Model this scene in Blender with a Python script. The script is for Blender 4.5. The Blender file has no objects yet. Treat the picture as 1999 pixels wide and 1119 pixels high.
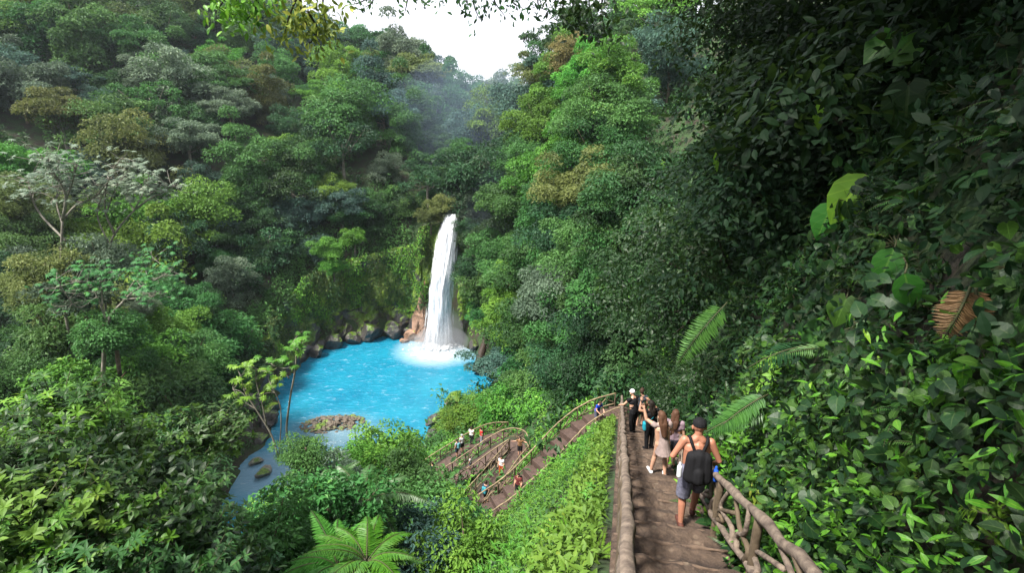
import bpy, bmesh, math, random
import numpy as np
from mathutils import Vector, Matrix, noise as mnoise
RD = math.radians
rng = np.random.default_rng(11)
random.seed(11)
scene = bpy.context.scene
COL = scene.collection

# ------------------------------------------------------------------ camera
PITCH = RD(18.0)
CP, SP = math.cos(PITCH), math.sin(PITCH)
CAM = np.array([0.0, 0.0, 34.0])
cam_d = bpy.data.cameras.new('camera')
cam_o = bpy.data.objects.new('camera', cam_d)
COL.objects.link(cam_o)
cam_d.sensor_width = 36.0
cam_d.lens = 36.0 * 1000 / 1999
cam_d.clip_start = 0.05
cam_d.clip_end = 3000
cam_o.location = CAM
cam_o.rotation_euler = (math.pi / 2 - PITCH, 0, 0)
scene.camera = cam_o

def ray(u, v):
    a = (u - 999.5) / 1000.0
    b = (559.5 - v) / 1000.0
    return np.array([a, CP + b * SP, -SP + b * CP])
def at_z(u, v, z):
    d = ray(u, v); return CAM + d * ((z - CAM[2]) / d[2])
def at_y(u, v, Y):
    d = ray(u, v); return CAM + d * (Y / d[1])
def project(p):
    q = np.asarray(p, float) - CAM
    dep = q[1] * CP - q[2] * SP
    up = q[1] * SP + q[2] * CP
    return 999.5 + 1000 * q[0] / dep, 559.5 - 1000 * up / dep, dep

# ------------------------------------------------------------------ object helpers
def tag(o, label=None, cat=None, group=None, kind=None):
    if label: o['label'] = label
    if cat: o['category'] = cat
    if group: o['group'] = group
    if kind: o['kind'] = kind
    return o
def empty(name, loc=(0, 0, 0), rz=0.0, sc=1.0):
    o = bpy.data.objects.new(name, None)
    o.empty_display_size = 0.3
    o.location = loc; o.rotation_euler = (0, 0, rz); o.scale = (sc, sc, sc) if not hasattr(sc, '__len__') else sc
    COL.objects.link(o)
    return o
def link(name, me, parent=None, mat=None):
    o = bpy.data.objects.new(name, me)
    COL.objects.link(o)
    if parent is not None: o.parent = parent
    if mat is not None:
        if len(me.materials) == 0: me.materials.append(mat)
        elif me.materials[0] is not mat:
            o.material_slots[0].link = 'OBJECT'
            o.material_slots[0].material = mat
    return o
def make_mesh(name, V, polys, mat=None, attr=None, smooth=False):
    """V (n,3); polys: list of int arrays (m,k); attr (n,3) stored as 'lf'."""
    me = bpy.data.meshes.new(name)
    V = np.ascontiguousarray(V, dtype=np.float32)
    polys = [np.asarray(p, dtype=np.int32) for p in polys if len(p)]
    loops = np.concatenate([p.ravel() for p in polys])
    sizes = np.concatenate([np.full(len(p), p.shape[1], dtype=np.int32) for p in polys])
    starts = np.concatenate([[0], np.cumsum(sizes)[:-1]]).astype(np.int32)
    me.vertices.add(len(V)); me.vertices.foreach_set('co', V.ravel())
    me.loops.add(len(loops)); me.loops.foreach_set('vertex_index', loops)
    me.polygons.add(len(sizes)); me.polygons.foreach_set('loop_start', starts)
    me.polygons.foreach_set('use_smooth', np.full(len(sizes), bool(smooth)))
    if attr is not None:
        a = me.attributes.new('lf', 'FLOAT_VECTOR', 'POINT')
        a.data.foreach_set('vector', np.ascontiguousarray(attr, dtype=np.float32).ravel())
    me.update(calc_edges=True)
    if mat is not None: me.materials.append(mat)
    return me
class MB:
    """collects pieces into one mesh"""
    def __init__(s): s.V = []; s.P = {}; s.A = []; s.n = 0
    def add(s, V, polys, attr=None):
        V = np.asarray(V, float)
        for p in polys:
            p = np.asarray(p)
            if len(p): s.P.setdefault(p.shape[1], []).append(p + s.n)
        s.V.append(V); s.A.append(np.zeros((len(V), 3)) if attr is None else attr)
        s.n += len(V)
    def mesh(s, name, mat=None, smooth=False):
        return make_mesh(name, np.concatenate(s.V), [np.concatenate(x) for x in s.P.values()], mat, np.concatenate(s.A), smooth)
def unit(a):
    a = np.asarray(a, float)
    return a / (np.linalg.norm(a, axis=-1, keepdims=True) + 1e-9)

def tube(pts, rad, n=7, caps=True, bump=0.0, seed=0, ell=1.0):
    pts = np.asarray(pts, float); m = len(pts)
    rad = np.broadcast_to(np.asarray(rad, float), (m,)).copy()
    tan = np.gradient(pts, axis=0); tan = unit(tan)
    ref = np.array([0, 0, 1.0]) if abs(tan[0, 2]) < 0.9 else np.array([1.0, 0, 0])
    V = []
    r_ = np.random.default_rng(seed)
    prev = None
    for i in range(m):
        t = tan[i]
        if prev is None: a = unit(np.cross(ref, t))
        else: a = unit(prev - t * np.dot(prev, t))
        b = np.cross(t, a); prev = a
        ang = np.arange(n) * 2 * math.pi / n
        rr = rad[i] * (1 + bump * r_.uniform(-1, 1, n))
        V.append(pts[i] + np.outer(np.cos(ang) * rr, a) + np.outer(np.sin(ang) * rr * ell, b))
    V = np.concatenate(V)
    i = np.arange(m - 1)[:, None] * n; j = np.arange(n)[None, :]; k = (j + 1) % n
    Q = np.stack([i + j, i + k, i + n + k, i + n + j], -1).reshape(-1, 4)
    polys = [Q]
    if caps:
        polys.append(np.arange(n)[::-1][None, :]); polys.append((np.arange(n) + (m - 1) * n)[None, :])
    return V, polys
def smooth_line(pts, k=6):
    """Catmull-Rom through pts"""
    P = np.asarray(pts, float)
    P = np.vstack([2 * P[0] - P[1], P, 2 * P[-1] - P[-2]])
    out = []
    for i in range(1, len(P) - 2):
        p0, p1, p2, p3 = P[i - 1], P[i], P[i + 1], P[i + 2]
        for t in np.arange(k) / k:
            out.append(.5 * ((2 * p1) + (p2 - p0) * t + (2 * p0 - 5 * p1 + 4 * p2 - p3) * t * t + (3 * p1 - p0 - 3 * p2 + p3) * t ** 3))
    out.append(P[-2])
    return np.array(out)
def resample(P, step):
    P = np.asarray(P, float)
    L = np.concatenate([[0], np.cumsum(np.linalg.norm(np.diff(P, axis=0), axis=1))])
    n = max(2, int(round(L[-1] / step)) + 1)
    s = np.linspace(0, L[-1], n)
    return np.stack([np.interp(s, L, P[:, k]) for k in range(P.shape[1])], 1)

# ------------------------------------------------------------------ materials
def nmat(name):
    m = bpy.data.materials.new(name); m.use_nodes = True
    nt = m.node_tree; nt.nodes.clear()
    out = nt.nodes.new('ShaderNodeOutputMaterial')
    return m, nt, out
def N(nt, t, **kw):
    n = nt.nodes.new('ShaderNode' + t)
    for k, v in kw.items():
        if k in n.inputs: n.inputs[k].default_value = v
        else: setattr(n, k, v)
    return n
def mixc(nt, fac, a, b, mode='MIX'):
    n = nt.nodes.new('ShaderNodeMix'); n.data_type = 'RGBA'; n.blend_type = mode
    for key, val in ((0, fac), (6, a), (7, b)):
        if hasattr(val, 'links') or isinstance(val, bpy.types.NodeSocket): nt.links.new(val, n.inputs[key])
        else: n.inputs[key].default_value = val if key == 0 else (*val, 1)
    return n.outputs[2]
def math_n(nt, op, a, b=0.0, c=0.0, clamp=False):
    n = nt.nodes.new('ShaderNodeMath'); n.operation = op; n.use_clamp = clamp
    for k, val in enumerate((a, b, c)):
        if isinstance(val, bpy.types.NodeSocket): nt.links.new(val, n.inputs[k])
        else: n.inputs[k].default_value = val
    return n.outputs[0]
def ramp(nt, fac, stops):
    n = nt.nodes.new('ShaderNodeValToRGB')
    e = n.color_ramp.elements
    while len(e) < len(stops): e.new(0.5)
    for el, (p, c) in zip(e, stops):
        el.position = p; el.color = (*c, 1) if len(c) == 3 else c
    nt.links.new(fac, n.inputs[0])
    return n.outputs[0]
def noise_n(nt, vec, scale, detail=4, rough=.55, w=None):
    n = nt.nodes.new('ShaderNodeTexNoise'); n.inputs['Scale'].default_value = scale
    n.inputs['Detail'].default_value = detail; n.inputs['Roughness'].default_value = rough
    if vec is not None: nt.links.new(vec, n.inputs['Vector'])
    return n.outputs[0]

def leaf_mat(name, lo, hi, tip=None, rough=.42, trans=.3, vein=0.0, spec=.5, hue=.03):
    """leaf colours run from lo to hi by leaf, a few carry the colour tip"""
    m, nt, out = nmat(name); L = nt.links
    at = N(nt, 'Attribute', attribute_name='lf')
    sx = N(nt, 'SeparateXYZ'); L.new(at.outputs['Vector'], sx.inputs[0])
    u, v, r = sx.outputs[0], sx.outputs[1], sx.outputs[2]
    stops = [(0, lo), (.8, hi)]
    if tip: stops += [(.9, hi), (.97, tip)]
    c = ramp(nt, r, stops)
    oi = N(nt, 'ObjectInfo')
    hsv = N(nt, 'HueSaturation'); L.new(c, hsv.inputs['Color'])
    rr = oi.outputs['Random']
    L.new(math_n(nt, 'MULTIPLY_ADD', rr, hue, .5 - hue / 2), hsv.inputs['Hue'])
    L.new(math_n(nt, 'MULTIPLY_ADD', math_n(nt, 'FRACT', math_n(nt, 'MULTIPLY', rr, 7.31)), .5, .75), hsv.inputs['Value'])
    c = hsv.outputs[0]
    au = math_n(nt, 'ABSOLUTE', u)
    rib = math_n(nt, 'LESS_THAN', au, .07)
    nrm = None
    if vein:
        c = mixc(nt, math_n(nt, 'MULTIPLY', rib, .45), c, (hi[0] * 2 + .05, hi[1] * 1.6 + .05, hi[2] + .03))
        w = math_n(nt, 'SINE', math_n(nt, 'MULTIPLY', math_n(nt, 'SUBTRACT', v, math_n(nt, 'MULTIPLY', au, .35)), vein))
        c = mixc(nt, ramp(nt, w, [(.86, (0, 0, 0)), (1.0, (.28, .28, .28))]), c, (hi[0] * 2 + .03, hi[1] * 1.5 + .04, hi[2] + .02))
        bp = N(nt, 'Bump', Strength=.05, Distance=.003); L.new(w, bp.inputs['Height']); nrm = bp.outputs[0]
    pb = N(nt, 'BsdfPrincipled', Roughness=rough); pb.inputs['Specular IOR Level'].default_value = spec
    L.new(c, pb.inputs['Base Color'])
    if nrm: L.new(nrm, pb.inputs['Normal'])
    tr = N(nt, 'BsdfTranslucent')
    g = N(nt, 'Gamma', Gamma=.85); L.new(c, g.inputs[0])
    tc = mixc(nt, .35, g.outputs[0], (.25, .42, .02), 'MIX')
    tc = mixc(nt, .7, tc, g.outputs[0])
    L.new(tc, tr.inputs[0])
    mx = N(nt, 'MixShader'); mx.inputs[0].default_value = trans
    L.new(pb.outputs[0], mx.inputs[1]); L.new(tr.outputs[0], mx.inputs[2])
    L.new(mx.outputs[0], out.inputs[0])
    return m
def simple_mat(name, col, rough=.6, var=.25, scale=8.0, bump=.0, spec=.4, col2=None, bscale=None):
    m, nt, out = nmat(name); L = nt.links
    tc = N(nt, 'TexCoord')
    n = noise_n(nt, tc.outputs['Object'], scale, 5)
    c2 = col2 or tuple(x * (1 - var) for x in col)
    c = ramp(nt, n, [(.3, c2), (.7, col)])
    pb = N(nt, 'BsdfPrincipled', Roughness=rough); pb.inputs['Specular IOR Level'].default_value = spec
    L.new(c, pb.inputs['Base Color'])
    if bump:
        bp = N(nt, 'Bump', Strength=bump, Distance=.02)
        L.new(noise_n(nt, tc.outputs['Object'], bscale or scale * 3, 6, .65), bp.inputs['Height'])
        L.new(bp.outputs[0], pb.inputs['Normal'])
    L.new(pb.outputs[0], out.inputs[0])
    return m

# ------------------------------------------------------------------ leaf templates: leaf runs along +Y, faces +Z, length 1
def T_diamond(w=.5, fold=.12, droop=.1):
    V = np.array([[0, 0, 0], [-w / 2, .45, fold], [0, 1, -droop], [w / 2, .45, fold]])
    uv = np.array([[0, 0], [-1, .45], [0, 1], [1, .45]])
    return V, uv, [np.array([[0, 2, 1], [0, 3, 2]])]
def T_outline(prof, fold=.15, droop=.25, stalk=0.0, lobe=0.0):
    """prof: list of (y, halfwidth); midrib + two sides"""
    n = len(prof)
    mid = []; lf = []; rt = []; uvm = []; uvl = []; uvr = []
    for y, w in prof:
        z = -droop * y * y
        mid.append([0, y + stalk, z]); lf.append([-w, y + stalk - lobe * max(0, .25 - y) * 4, z + fold * w]); rt.append([w, y + stalk - lobe * max(0, .25 - y) * 4, z + fold * w])
        uvm.append([0, y]); uvl.append([-1, y]); uvr.append([1, y])
    V = np.array(mid + lf + rt); uv = np.array(uvm + uvl + uvr)
    Q = []
    for i in range(n - 1):
        Q.append([i, i + 1, n + i + 1, n + i]); Q.append([i, 2 * n + i, 2 * n + i + 1, i + 1])
    return V, uv, [np.array(Q)]
T_SMALL = T_diamond()
T_THIN = T_diamond(.22, .04, .15)
T_ELL = T_outline([(0, .02), (.2, .17), (.5, .24), (.78, .14), (1, .005)])
T_LANCE = T_outline([(0, .02), (.25, .12), (.5, .15), (.75, .09), (1, .005)], droop=.35)
T_BROAD = T_outline([(0, .04), (.12, .26), (.35, .36), (.6, .33), (.82, .19), (1, .01)], droop=.3)
T_HEART = T_outline([(0, .10), (.05, .32), (.2, .45), (.42, .46), (.65, .34), (.85, .16), (1, .01)], fold=.12, droop=.35, lobe=.16)

def place(tpl, pos, axis, nrm, scale, rnd):
    """many copies of a leaf template -> V, polys, attr"""
    V0, uv, polys = tpl
    axis = unit(axis); nrm = np.asarray(nrm, float)
    nrm = unit(nrm - axis * np.sum(nrm * axis, -1, keepdims=True))
    side = np.cross(axis, nrm)
    n, k = len(pos), len(V0)
    sc = np.broadcast_to(np.asarray(scale, float), (n,))[:, None, None]
    V = pos[:, None, :] + sc * (V0[None, :, 0:1] * side[:, None, :] + V0[None, :, 1:2] * axis[:, None, :] + V0[None, :, 2:3] * nrm[:, None, :])
    A = np.empty((n, k, 3)); A[:, :, :2] = uv[None]; A[:, :, 2] = np.broadcast_to(np.asarray(rnd, float), (n,))[:, None]
    off = (np.arange(n) * k)[:, None, None]
    return V.reshape(-1, 3), [(p[None] + off).reshape(-1, p.shape[1]) for p in polys], A.reshape(-1, 3)
# ------------------------------------------------------------------ terrain
POOL_PX = [(540, 745), (562, 725), (600, 695), (660, 668), (720, 655), (780, 653), (822, 660), (855, 664), (893, 666), (925, 685),
           (948, 712), (966, 738), (952, 765), (905, 772), (868, 785), (842, 815), (832, 858), (800, 900), (730, 935), (650, 960), (590, 1000),
           (545, 1060), (470, 1080), (440, 1010), (470, 930), (500, 880), (535, 850), (548, 800)]
POOL = np.array([at_z(u, v, 0.0)[:2] for u, v in POOL_PX])
FALL_Y = 75.5
SX0, SE, SN = np.array([.156, 0.0]), np.array([.2306, .973]), np.array([.973, -.2306])
def S(s, t):                     # stair frame: s along the flight, t to its right
    return SX0 + SE * s + SN * t
def stair_z(s): return 31.5 - .511 * s
S_END = 28.6
PB = smooth_line(np.array([at_z(u, v, z) for (u, v, z) in [(1222, 806, 16.9), (1180, 816, 16.6), (1138, 838, 16.1), (1100, 872, 15.4), (1060, 915, 14.6), (1022, 952, 13.8), (985, 985, 13.0), (945, 1012, 12.5)]]), 6)
PC = smooth_line(np.array([at_z(u, v, z) for (u, v, z) in [(920, 1003, 11.8), (940, 980, 11.5), (968, 945, 11.1), (996, 908, 10.8), (1016, 884, 10.6)]]), 6)
PE = smooth_line(np.array([at_z(u, v, z) for (u, v, z) in [(1016, 884, 10.6), (1012, 871, 10.5), (994, 869, 10.4), (960, 888, 10.1), (920, 918, 9.7), (880, 945, 9.4), (838, 972, 9.1)]]), 6)
PD = smooth_line(np.array([at_z(u, v, z) for (u, v, z) in [(990, 856, 8.1), (960, 858, 8.0), (925, 876, 7.9), (890, 898, 7.7), (850, 925, 7.5), (815, 955, 7.3)]]), 6)

ctrl = []
def c(*pts): ctrl.extend(pts)
for s in (-8, -3, 2, 7, 12, 17, 22, 27):
    z = stair_z(s)
    for t, dz in ((-1.2, -1.0), (.65, -.5), (1.5, -.4), (1.95, .8), (2.6, 3.4), (3.4, 6.4), (4.8, 9.4), (9, 14), (18, 20)):
        p = S(s, t); c((p[0], p[1], z + dz))
for Y, tt, dd in ((8, 3, 3.4), (12, 3, 3.4), (12, 5, 6), (16, 2.2, 2.6), (16, 4.3, 5.4), (20, 2.5, 2.9), (20, 5.2, 6.4)):
    s = Y / .973; p = S(s, 0)
    c((p[0] - tt, Y, stair_z(s) - dd))
c((-3, 4, 26.3), (-6, 5, 25), (-12, 3, 26), (-12, 10, 20), (-6, 12, 19.2), (-3, 9, 22), (-20, 5, 24), (-20, 15, 14), (-12, 18, 12.5), (-5, 18, 15), (-30, 10, 20), (-45, 5, 24), (-3, -8, 32), (-20, -10, 30), (-50, -15, 32), (10, -15, 40),
  (-10, 25, 7), (-6, 25, 9.5), (-20, 26, 4), (-14, 31, 3.5), (-18, 33, 1.8))
c((3, 37, 12), (0, 39, 8.5), (-6, 38, 6.5), (-3, 44, 5), (-8, 42, 3), (-1, 50, 4.0), (0, 56, 2.5), (6, 42, 14), (5, 48, 9.5))
c((4, 58, 5), (10, 58, 14), (18, 58, 25), (30, 58, 37), (12, 47, 17), (20, 45, 27), (30, 45, 36), (12, 34, 19.5), (16, 33, 25), (22, 33, 31), (30, 33, 39), (60, 40, 58), (60, 0, 58), (60, 80, 60),
  (-1, 77, 14), (2, 70, 7), (4, 75, 16), (9, 75, 22), (15, 75, 29), (9, 90, 33), (20, 90, 42), (32, 78, 46), (30, 110, 52), (10, 115, 40))
c((-41, 62, 4), (-38, 50, 1.5), (-36, 44, 2), (-45, 45, 5), (-60, 40, 10), (-80, 40, 19), (-45, 56, 6), (-60, 60, 14), (-80, 62, 25), (-105, 60, 34), (-125, 40, 38), (-60, 22, 13), (-100, 20, 28), (-35, 30, 4), (-30, 24, 5), (-150, 60, 52), (-45, 30, 8))
c((-11.2, 79.6, 19.3), (-10.8, 84, 20), (-9, 95, 21.5), (-8, 115, 26), (-5, 150, 32), (-24, 84, 20), (-24, 95, 28), (-40, 84, 20), (-60, 82, 27), (-40, 110, 33.5), (-40, 150, 46), (-22, 130, 40), (-80, 110, 45), (-80, 150, 64), (-130, 100, 60), (-130, 150, 76),
  (-40, 200, 42), (0, 200, 24), (0, 320, 0), (-100, 220, 80), (-100, 330, 60), (30, 160, 40), (60, 220, 30), (120, 330, 10), (-200, 150, 90), (-200, 50, 70), (120, 100, 80), (120, 0, 80), (-120, -20, 40))
for i, (p, px) in enumerate(zip(POOL, POOL_PX)):
    c((p[0], p[1], .05))
    nx = POOL[(i + 1) % len(POOL)] - POOL[i - 1]
    nrm = np.array([-nx[1], nx[0]]); nrm /= np.linalg.norm(nrm)
    if i <= 8:                       # foot of the cliff, its rim and the shelf above
        c((p[0] + nrm[0] * 1.2, p[1] + nrm[1] * 1.2, 1.5))
        hh = np.interp(i, [0, 2, 5, 8], [5, 9, 14, 18.5])
        c((p[0] + nrm[0] * 3.6, p[1] + nrm[1] * 3.6, hh))
    c((p[0] - nrm[0] * 2.5, p[1] - nrm[1] * 2.5, -1.2))
cpx = POOL.mean(0); c((cpx[0], cpx[1] + 5, -2))
CT = np.array(ctrl, float)
_, ui = np.unique(np.round(CT[:, :2], 1), axis=0, return_index=True); CT = CT[ui]
_D = np.linalg.norm(CT[:, None, :2] - CT[None, :, :2], axis=-1)
_n = len(CT)
_A = np.zeros((_n + 3, _n + 3)); _A[:_n, :_n] = -_D + np.eye(_n) * -.02
_Pm = np.hstack([np.ones((_n, 1)), CT[:, :2]]); _A[:_n, _n:] = _Pm; _A[_n:, :_n] = _Pm.T
_w = np.linalg.solve(_A, np.concatenate([CT[:, 2], np.zeros(3)]))
def raw_ground(xy):
    xy = np.atleast_2d(xy).astype(float); out = np.empty(len(xy))
    for a in range(0, len(xy), 4000):
        q = xy[a:a + 4000]
        d = np.linalg.norm(q[:, None] - CT[None, :, :2], axis=-1)
        out[a:a + 4000] = -d @ _w[:_n] + _w[_n] + q @ _w[_n + 1:]
    return out
def seg_dist(xy, line):
    """distance to a polyline and its z there"""
    best = np.full(len(xy), 1e9); z = np.zeros(len(xy))
    for a, b in zip(line[:-1], line[1:]):
        ab = b[:2] - a[:2]
        t = np.clip(((xy - a[:2]) @ ab) / (ab @ ab + 1e-9), 0, 1)
        d = np.linalg.norm(xy - (a[:2] + t[:, None] * ab), axis=1)
        m = d < best
        best[m] = d[m]; z[m] = (a[2] + t * (b[2] - a[2]))[m]
    return best, z
MAIN = np.array([[*S(s, .65), stair_z(s)] for s in np.linspace(-8, S_END + .8, 20)])
PATHS = [(MAIN, .85), (PB, 1.0), (PC, 1.0), (PE, 1.0), (PD, 1.1)]
def ground(xy):
    xy = np.atleast_2d(xy).astype(float)
    z = raw_ground(xy)
    num = np.zeros(len(xy)); den = np.zeros(len(xy)); wmax = np.zeros(len(xy))
    for line, w in PATHS:
        d, pz = seg_dist(xy, line)
        k = np.clip((w + 1.3 - d) / 1.3, 0, 1); k = k * k * (3 - 2 * k)
        kk = k ** 2 + 1e-9
        num += kk * (pz - .35); den += kk; wmax = np.maximum(wmax, k)
    return z * (1 - wmax) + wmax * num / den
def ground1(x, y): return float(ground(np.array([[x, y]]))[0])
def gnormal(xy, e=.4):
    xy = np.atleast_2d(xy)
    dx = (ground(xy + [e, 0]) - ground(xy - [e, 0])) / (2 * e); dy = (ground(xy + [0, e]) - ground(xy - [0, e])) / (2 * e)
    return unit(np.stack([-dx, -dy, np.ones(len(xy))], 1))
def in_pool(xy, grow=0.0):
    xy = np.atleast_2d(xy); inside = np.zeros(len(xy), bool)
    n = len(POOL)
    for i in range(n):
        a, b = POOL[i], POOL[(i + 1) % n]
        cnd = (a[1] > xy[:, 1]) != (b[1] > xy[:, 1])
        xi = (b[0] - a[0]) * (xy[:, 1] - a[1]) / (b[1] - a[1] + 1e-12) + a[0]
        inside ^= cnd & (xy[:, 0] < xi)
    if grow:
        d, _ = seg_dist(xy, np.column_stack([np.vstack([POOL, POOL[:1]]), np.zeros(n + 1)]))
        return inside | (d < grow)
    return inside
def path_dist(xy):
    xy = np.atleast_2d(xy)
    return np.min([seg_dist(xy, l)[0] - w for l, w in PATHS], axis=0)

def axis_lines(lo, hi, centre, fine, coarse, half):
    out = [centre]
    p = centre
    while p < hi: p += fine if abs(p - centre) < half else min(coarse, fine + (abs(p - centre) - half) * .12); out.append(p)
    p = centre
    while p > lo: p -= fine if abs(p - centre) < half else min(coarse, fine + (abs(p - centre) - half) * .12); out.append(p)
    return np.array(sorted(out))
gx = axis_lines(-280, 220, -6, .55, 8, 16); gy = axis_lines(-90, 380, 30, .6, 8, 34)
GX, GY = np.meshgrid(gx, gy)
flat = np.stack([GX.ravel(), GY.ravel()], 1)
gz = ground(flat)
gz += np.array([mnoise.fractal(Vector((x * .35, y * .35, 3.1)), 1.0, 2.0, 4) for x, y in flat]) * np.clip(path_dist(flat) * .4, 0, .35)
V = np.column_stack([flat, gz])
nx_, ny_ = len(gx), len(gy)
ii = (np.arange(ny_ - 1)[:, None] * nx_ + np.arange(nx_ - 1)[None, :]).ravel()
Q = np.stack([ii, ii + 1, ii + nx_ + 1, ii + nx_], 1)

GZ = gz.reshape(len(gy), len(gx))
def ground(xy):
    xy = np.atleast_2d(xy).astype(float)
    i = np.clip(np.searchsorted(gx, xy[:, 0]) - 1, 0, len(gx) - 2); j = np.clip(np.searchsorted(gy, xy[:, 1]) - 1, 0, len(gy) - 2)
    fx = np.clip((xy[:, 0] - gx[i]) / (gx[i + 1] - gx[i]), 0, 1); fy = np.clip((xy[:, 1] - gy[j]) / (gy[j + 1] - gy[j]), 0, 1)
    return (GZ[j, i] * (1 - fx) + GZ[j, i + 1] * fx) * (1 - fy) + (GZ[j + 1, i] * (1 - fx) + GZ[j + 1, i + 1] * fx) * fy
def hit(u, v, k0=1.2, off=0.0):
    """where the line of sight through a photo point meets the ground"""
    d = ray(u, v); k = k0 * 1.015 ** np.arange(420)
    P = CAM + d * k[:, None]
    z = ground(P[:, :2]) + off
    b = np.nonzero(P[:, 2] < z)[0]
    return P[b[0]] if len(b) else P[-1]

def terrain_mat():
    m, nt, out = nmat('forest floor'); L = nt.links
    geo = N(nt, 'NewGeometry')
    n1 = noise_n(nt, geo.outputs['Position'], .8, 6); n2 = noise_n(nt, geo.outputs['Position'], 6.0, 5)
    soil = ramp(nt, n2, [(.3, (.014, .011, .007)), (.7, (.035, .026, .015))])
    moss = ramp(nt, n2, [(.3, (.012, .026, .008)), (.7, (.032, .072, .016))])
    f = ramp(nt, n1, [(.38, (0, 0, 0)), (.55, (1, 1, 1))])
    cc = mixc(nt, f, soil, moss)
    pb = N(nt, 'BsdfPrincipled', Roughness=.9); L.new(cc, pb.inputs['Base Color'])
    bp = N(nt, 'Bump', Strength=.8, Distance=.1); L.new(n2, bp.inputs['Height']); L.new(bp.outputs[0], pb.inputs['Normal'])
    L.new(pb.outputs[0], out.inputs[0]); return m
M_TERR = terrain_mat()
o = link('terrain', make_mesh('terrain', V, [Q], M_TERR, smooth=True))
tag(o, kind='structure')

# ------------------------------------------------------------------ rock
def rock_mat(name, dark, light, moss=.5, warm=None, wet=.5, mossz=-.2):
    m, nt, out = nmat(name); L = nt.links
    geo = N(nt, 'NewGeometry'); pos = geo.outputs['Position']
    n1 = noise_n(nt, pos, .5, 6, .6); n2 = noise_n(nt, pos, 3.0, 6, .65); n3 = noise_n(nt, pos, .22, 4)
    cc = ramp(nt, n2, [(.3, dark), (.68, light)])
    if warm: cc = mixc(nt, ramp(nt, n1, [(.48, (0, 0, 0)), (.6, (1, 1, 1))]), cc, warm)
    sx = N(nt, 'SeparateXYZ'); L.new(geo.outputs['Normal'], sx.inputs[0])
    k = math_n(nt, 'ADD', sx.outputs[2], math_n(nt, 'MULTIPLY', math_n(nt, 'SUBTRACT', n1, .5), 3.0))
    k = math_n(nt, 'ADD', k, math_n(nt, 'MULTIPLY', math_n(nt, 'SUBTRACT', n3, .5), 2.0))
    k = math_n(nt, 'ADD', k, moss + mossz)
    if not warm or name.startswith('wet'):
        sz_ = N(nt, 'SeparateXYZ'); L.new(pos, sz_.inputs[0])
        k = math_n(nt, 'ADD', k, math_n(nt, 'MINIMUM', math_n(nt, 'MULTIPLY', math_n(nt, 'SUBTRACT', sz_.outputs[2], 3.2), .16), .5)) if name.startswith('wet') else k
    k = math_n(nt, 'ADD', k, 0.0, clamp=True)
    mc = ramp(nt, n2, [(.25, (.02, .045, .006)), (.5, (.08, .15, .012)), (.75, (.20, .30, .02))])
    cc = mixc(nt, ramp(nt, k, [(.25, (0, 0, 0)), (.5, (1, 1, 1))]), cc, mc)
    pb = N(nt, 'BsdfPrincipled', Roughness=wet); L.new(cc, pb.inputs['Base Color'])
    bp = N(nt, 'Bump', Strength=.9, Distance=.15); L.new(n2, bp.inputs['Height']); L.new(bp.outputs[0], pb.inputs['Normal'])
    L.new(pb.outputs[0], out.inputs[0]); return m
M_CLIFF = rock_mat('wet cliff rock', (.02, .02, .022), (.09, .085, .085), moss=.34, mossz=-.1, warm=(.13, .085, .06))
M_ROCK = rock_mat('dark boulder rock', (.018, .017, .018), (.085, .078, .072), moss=-.2, wet=.4)
M_WARM = rock_mat('orange stained rock', (.10, .055, .035), (.33, .20, .13), moss=-.5, warm=(.40, .24, .17))
M_GREYSTONE = rock_mat('grey gravel stone', (.09, .08, .07), (.30, .27, .22), moss=-.6)

def cliff(name, base_pts, heights, lean, seed, amp=1.3, mat=None, dz=.45):
    """rock face rising from the waterline"""
    line = resample(smooth_line(np.column_stack([base_pts, heights]), 8), .45)
    tan = unit(np.gradient(line[:, :2], axis=0)); nrm = np.column_stack([-tan[:, 1], tan[:, 0]])
    rows = int(max(heights) / dz) + 3
    V = []
    for j in range(rows):
        f = j / (rows - 1)
        for i, p in enumerate(line):
            z = -1.2 + f * (p[2] + 1.2)
            out = lean * max(z, 0) / 10.0
            q = Vector((p[0] * .33 + seed, p[1] * .33, z * .16))
            cell = mnoise.cell_vector(Vector((p[0] * .42 + z * .1, p[1] * .42 + z * .05, z * .22 + seed)))
            dsp = amp * (mnoise.fractal(q, 1.0, 2.1, 5) * .9 + (cell[0] - .5) * .55)
            w = out - dsp
            V.append((p[0] + nrm[i, 0] * w, p[1] + nrm[i, 1] * w, z))
    m = len(line)
    ii = (np.arange(rows - 1)[:, None] * m + np.arange(m - 1)[None, :]).ravel()
    Q = np.stack([ii, ii + 1, ii + m + 1, ii + m], 1)
    o = link(name, make_mesh(name, np.array(V), [Q], mat or M_CLIFF, smooth=False)); tag(o, kind='structure')
    CLIFFV.append(np.array(V))
    return o
CLIFFV = []
cb = np.vstack([[at_z(470, 790, 0)[:2]], POOL[0:6], [[-14.6, 76.4], [-11.5, 77.4], [-8.6, 77.0], [-6.6, 75.0]], POOL[9:12] + [1.6, .3], [at_z(1010, 780, 0)[:2]]])
cliff('cliff', cb, [3.5, 6, 8, 10, 12, 13.0, 14.5, 16.5, 18.6, 18.2, 15, 10, 5, 2, 1], 1.5, 3.0)
cliff('cliff', np.array([[-16.2, 76.2], [-14.8, 75.8], [-13.4, 76.3]]), [4, 7, 10], .9, 5.0, .8, M_WARM)
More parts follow.
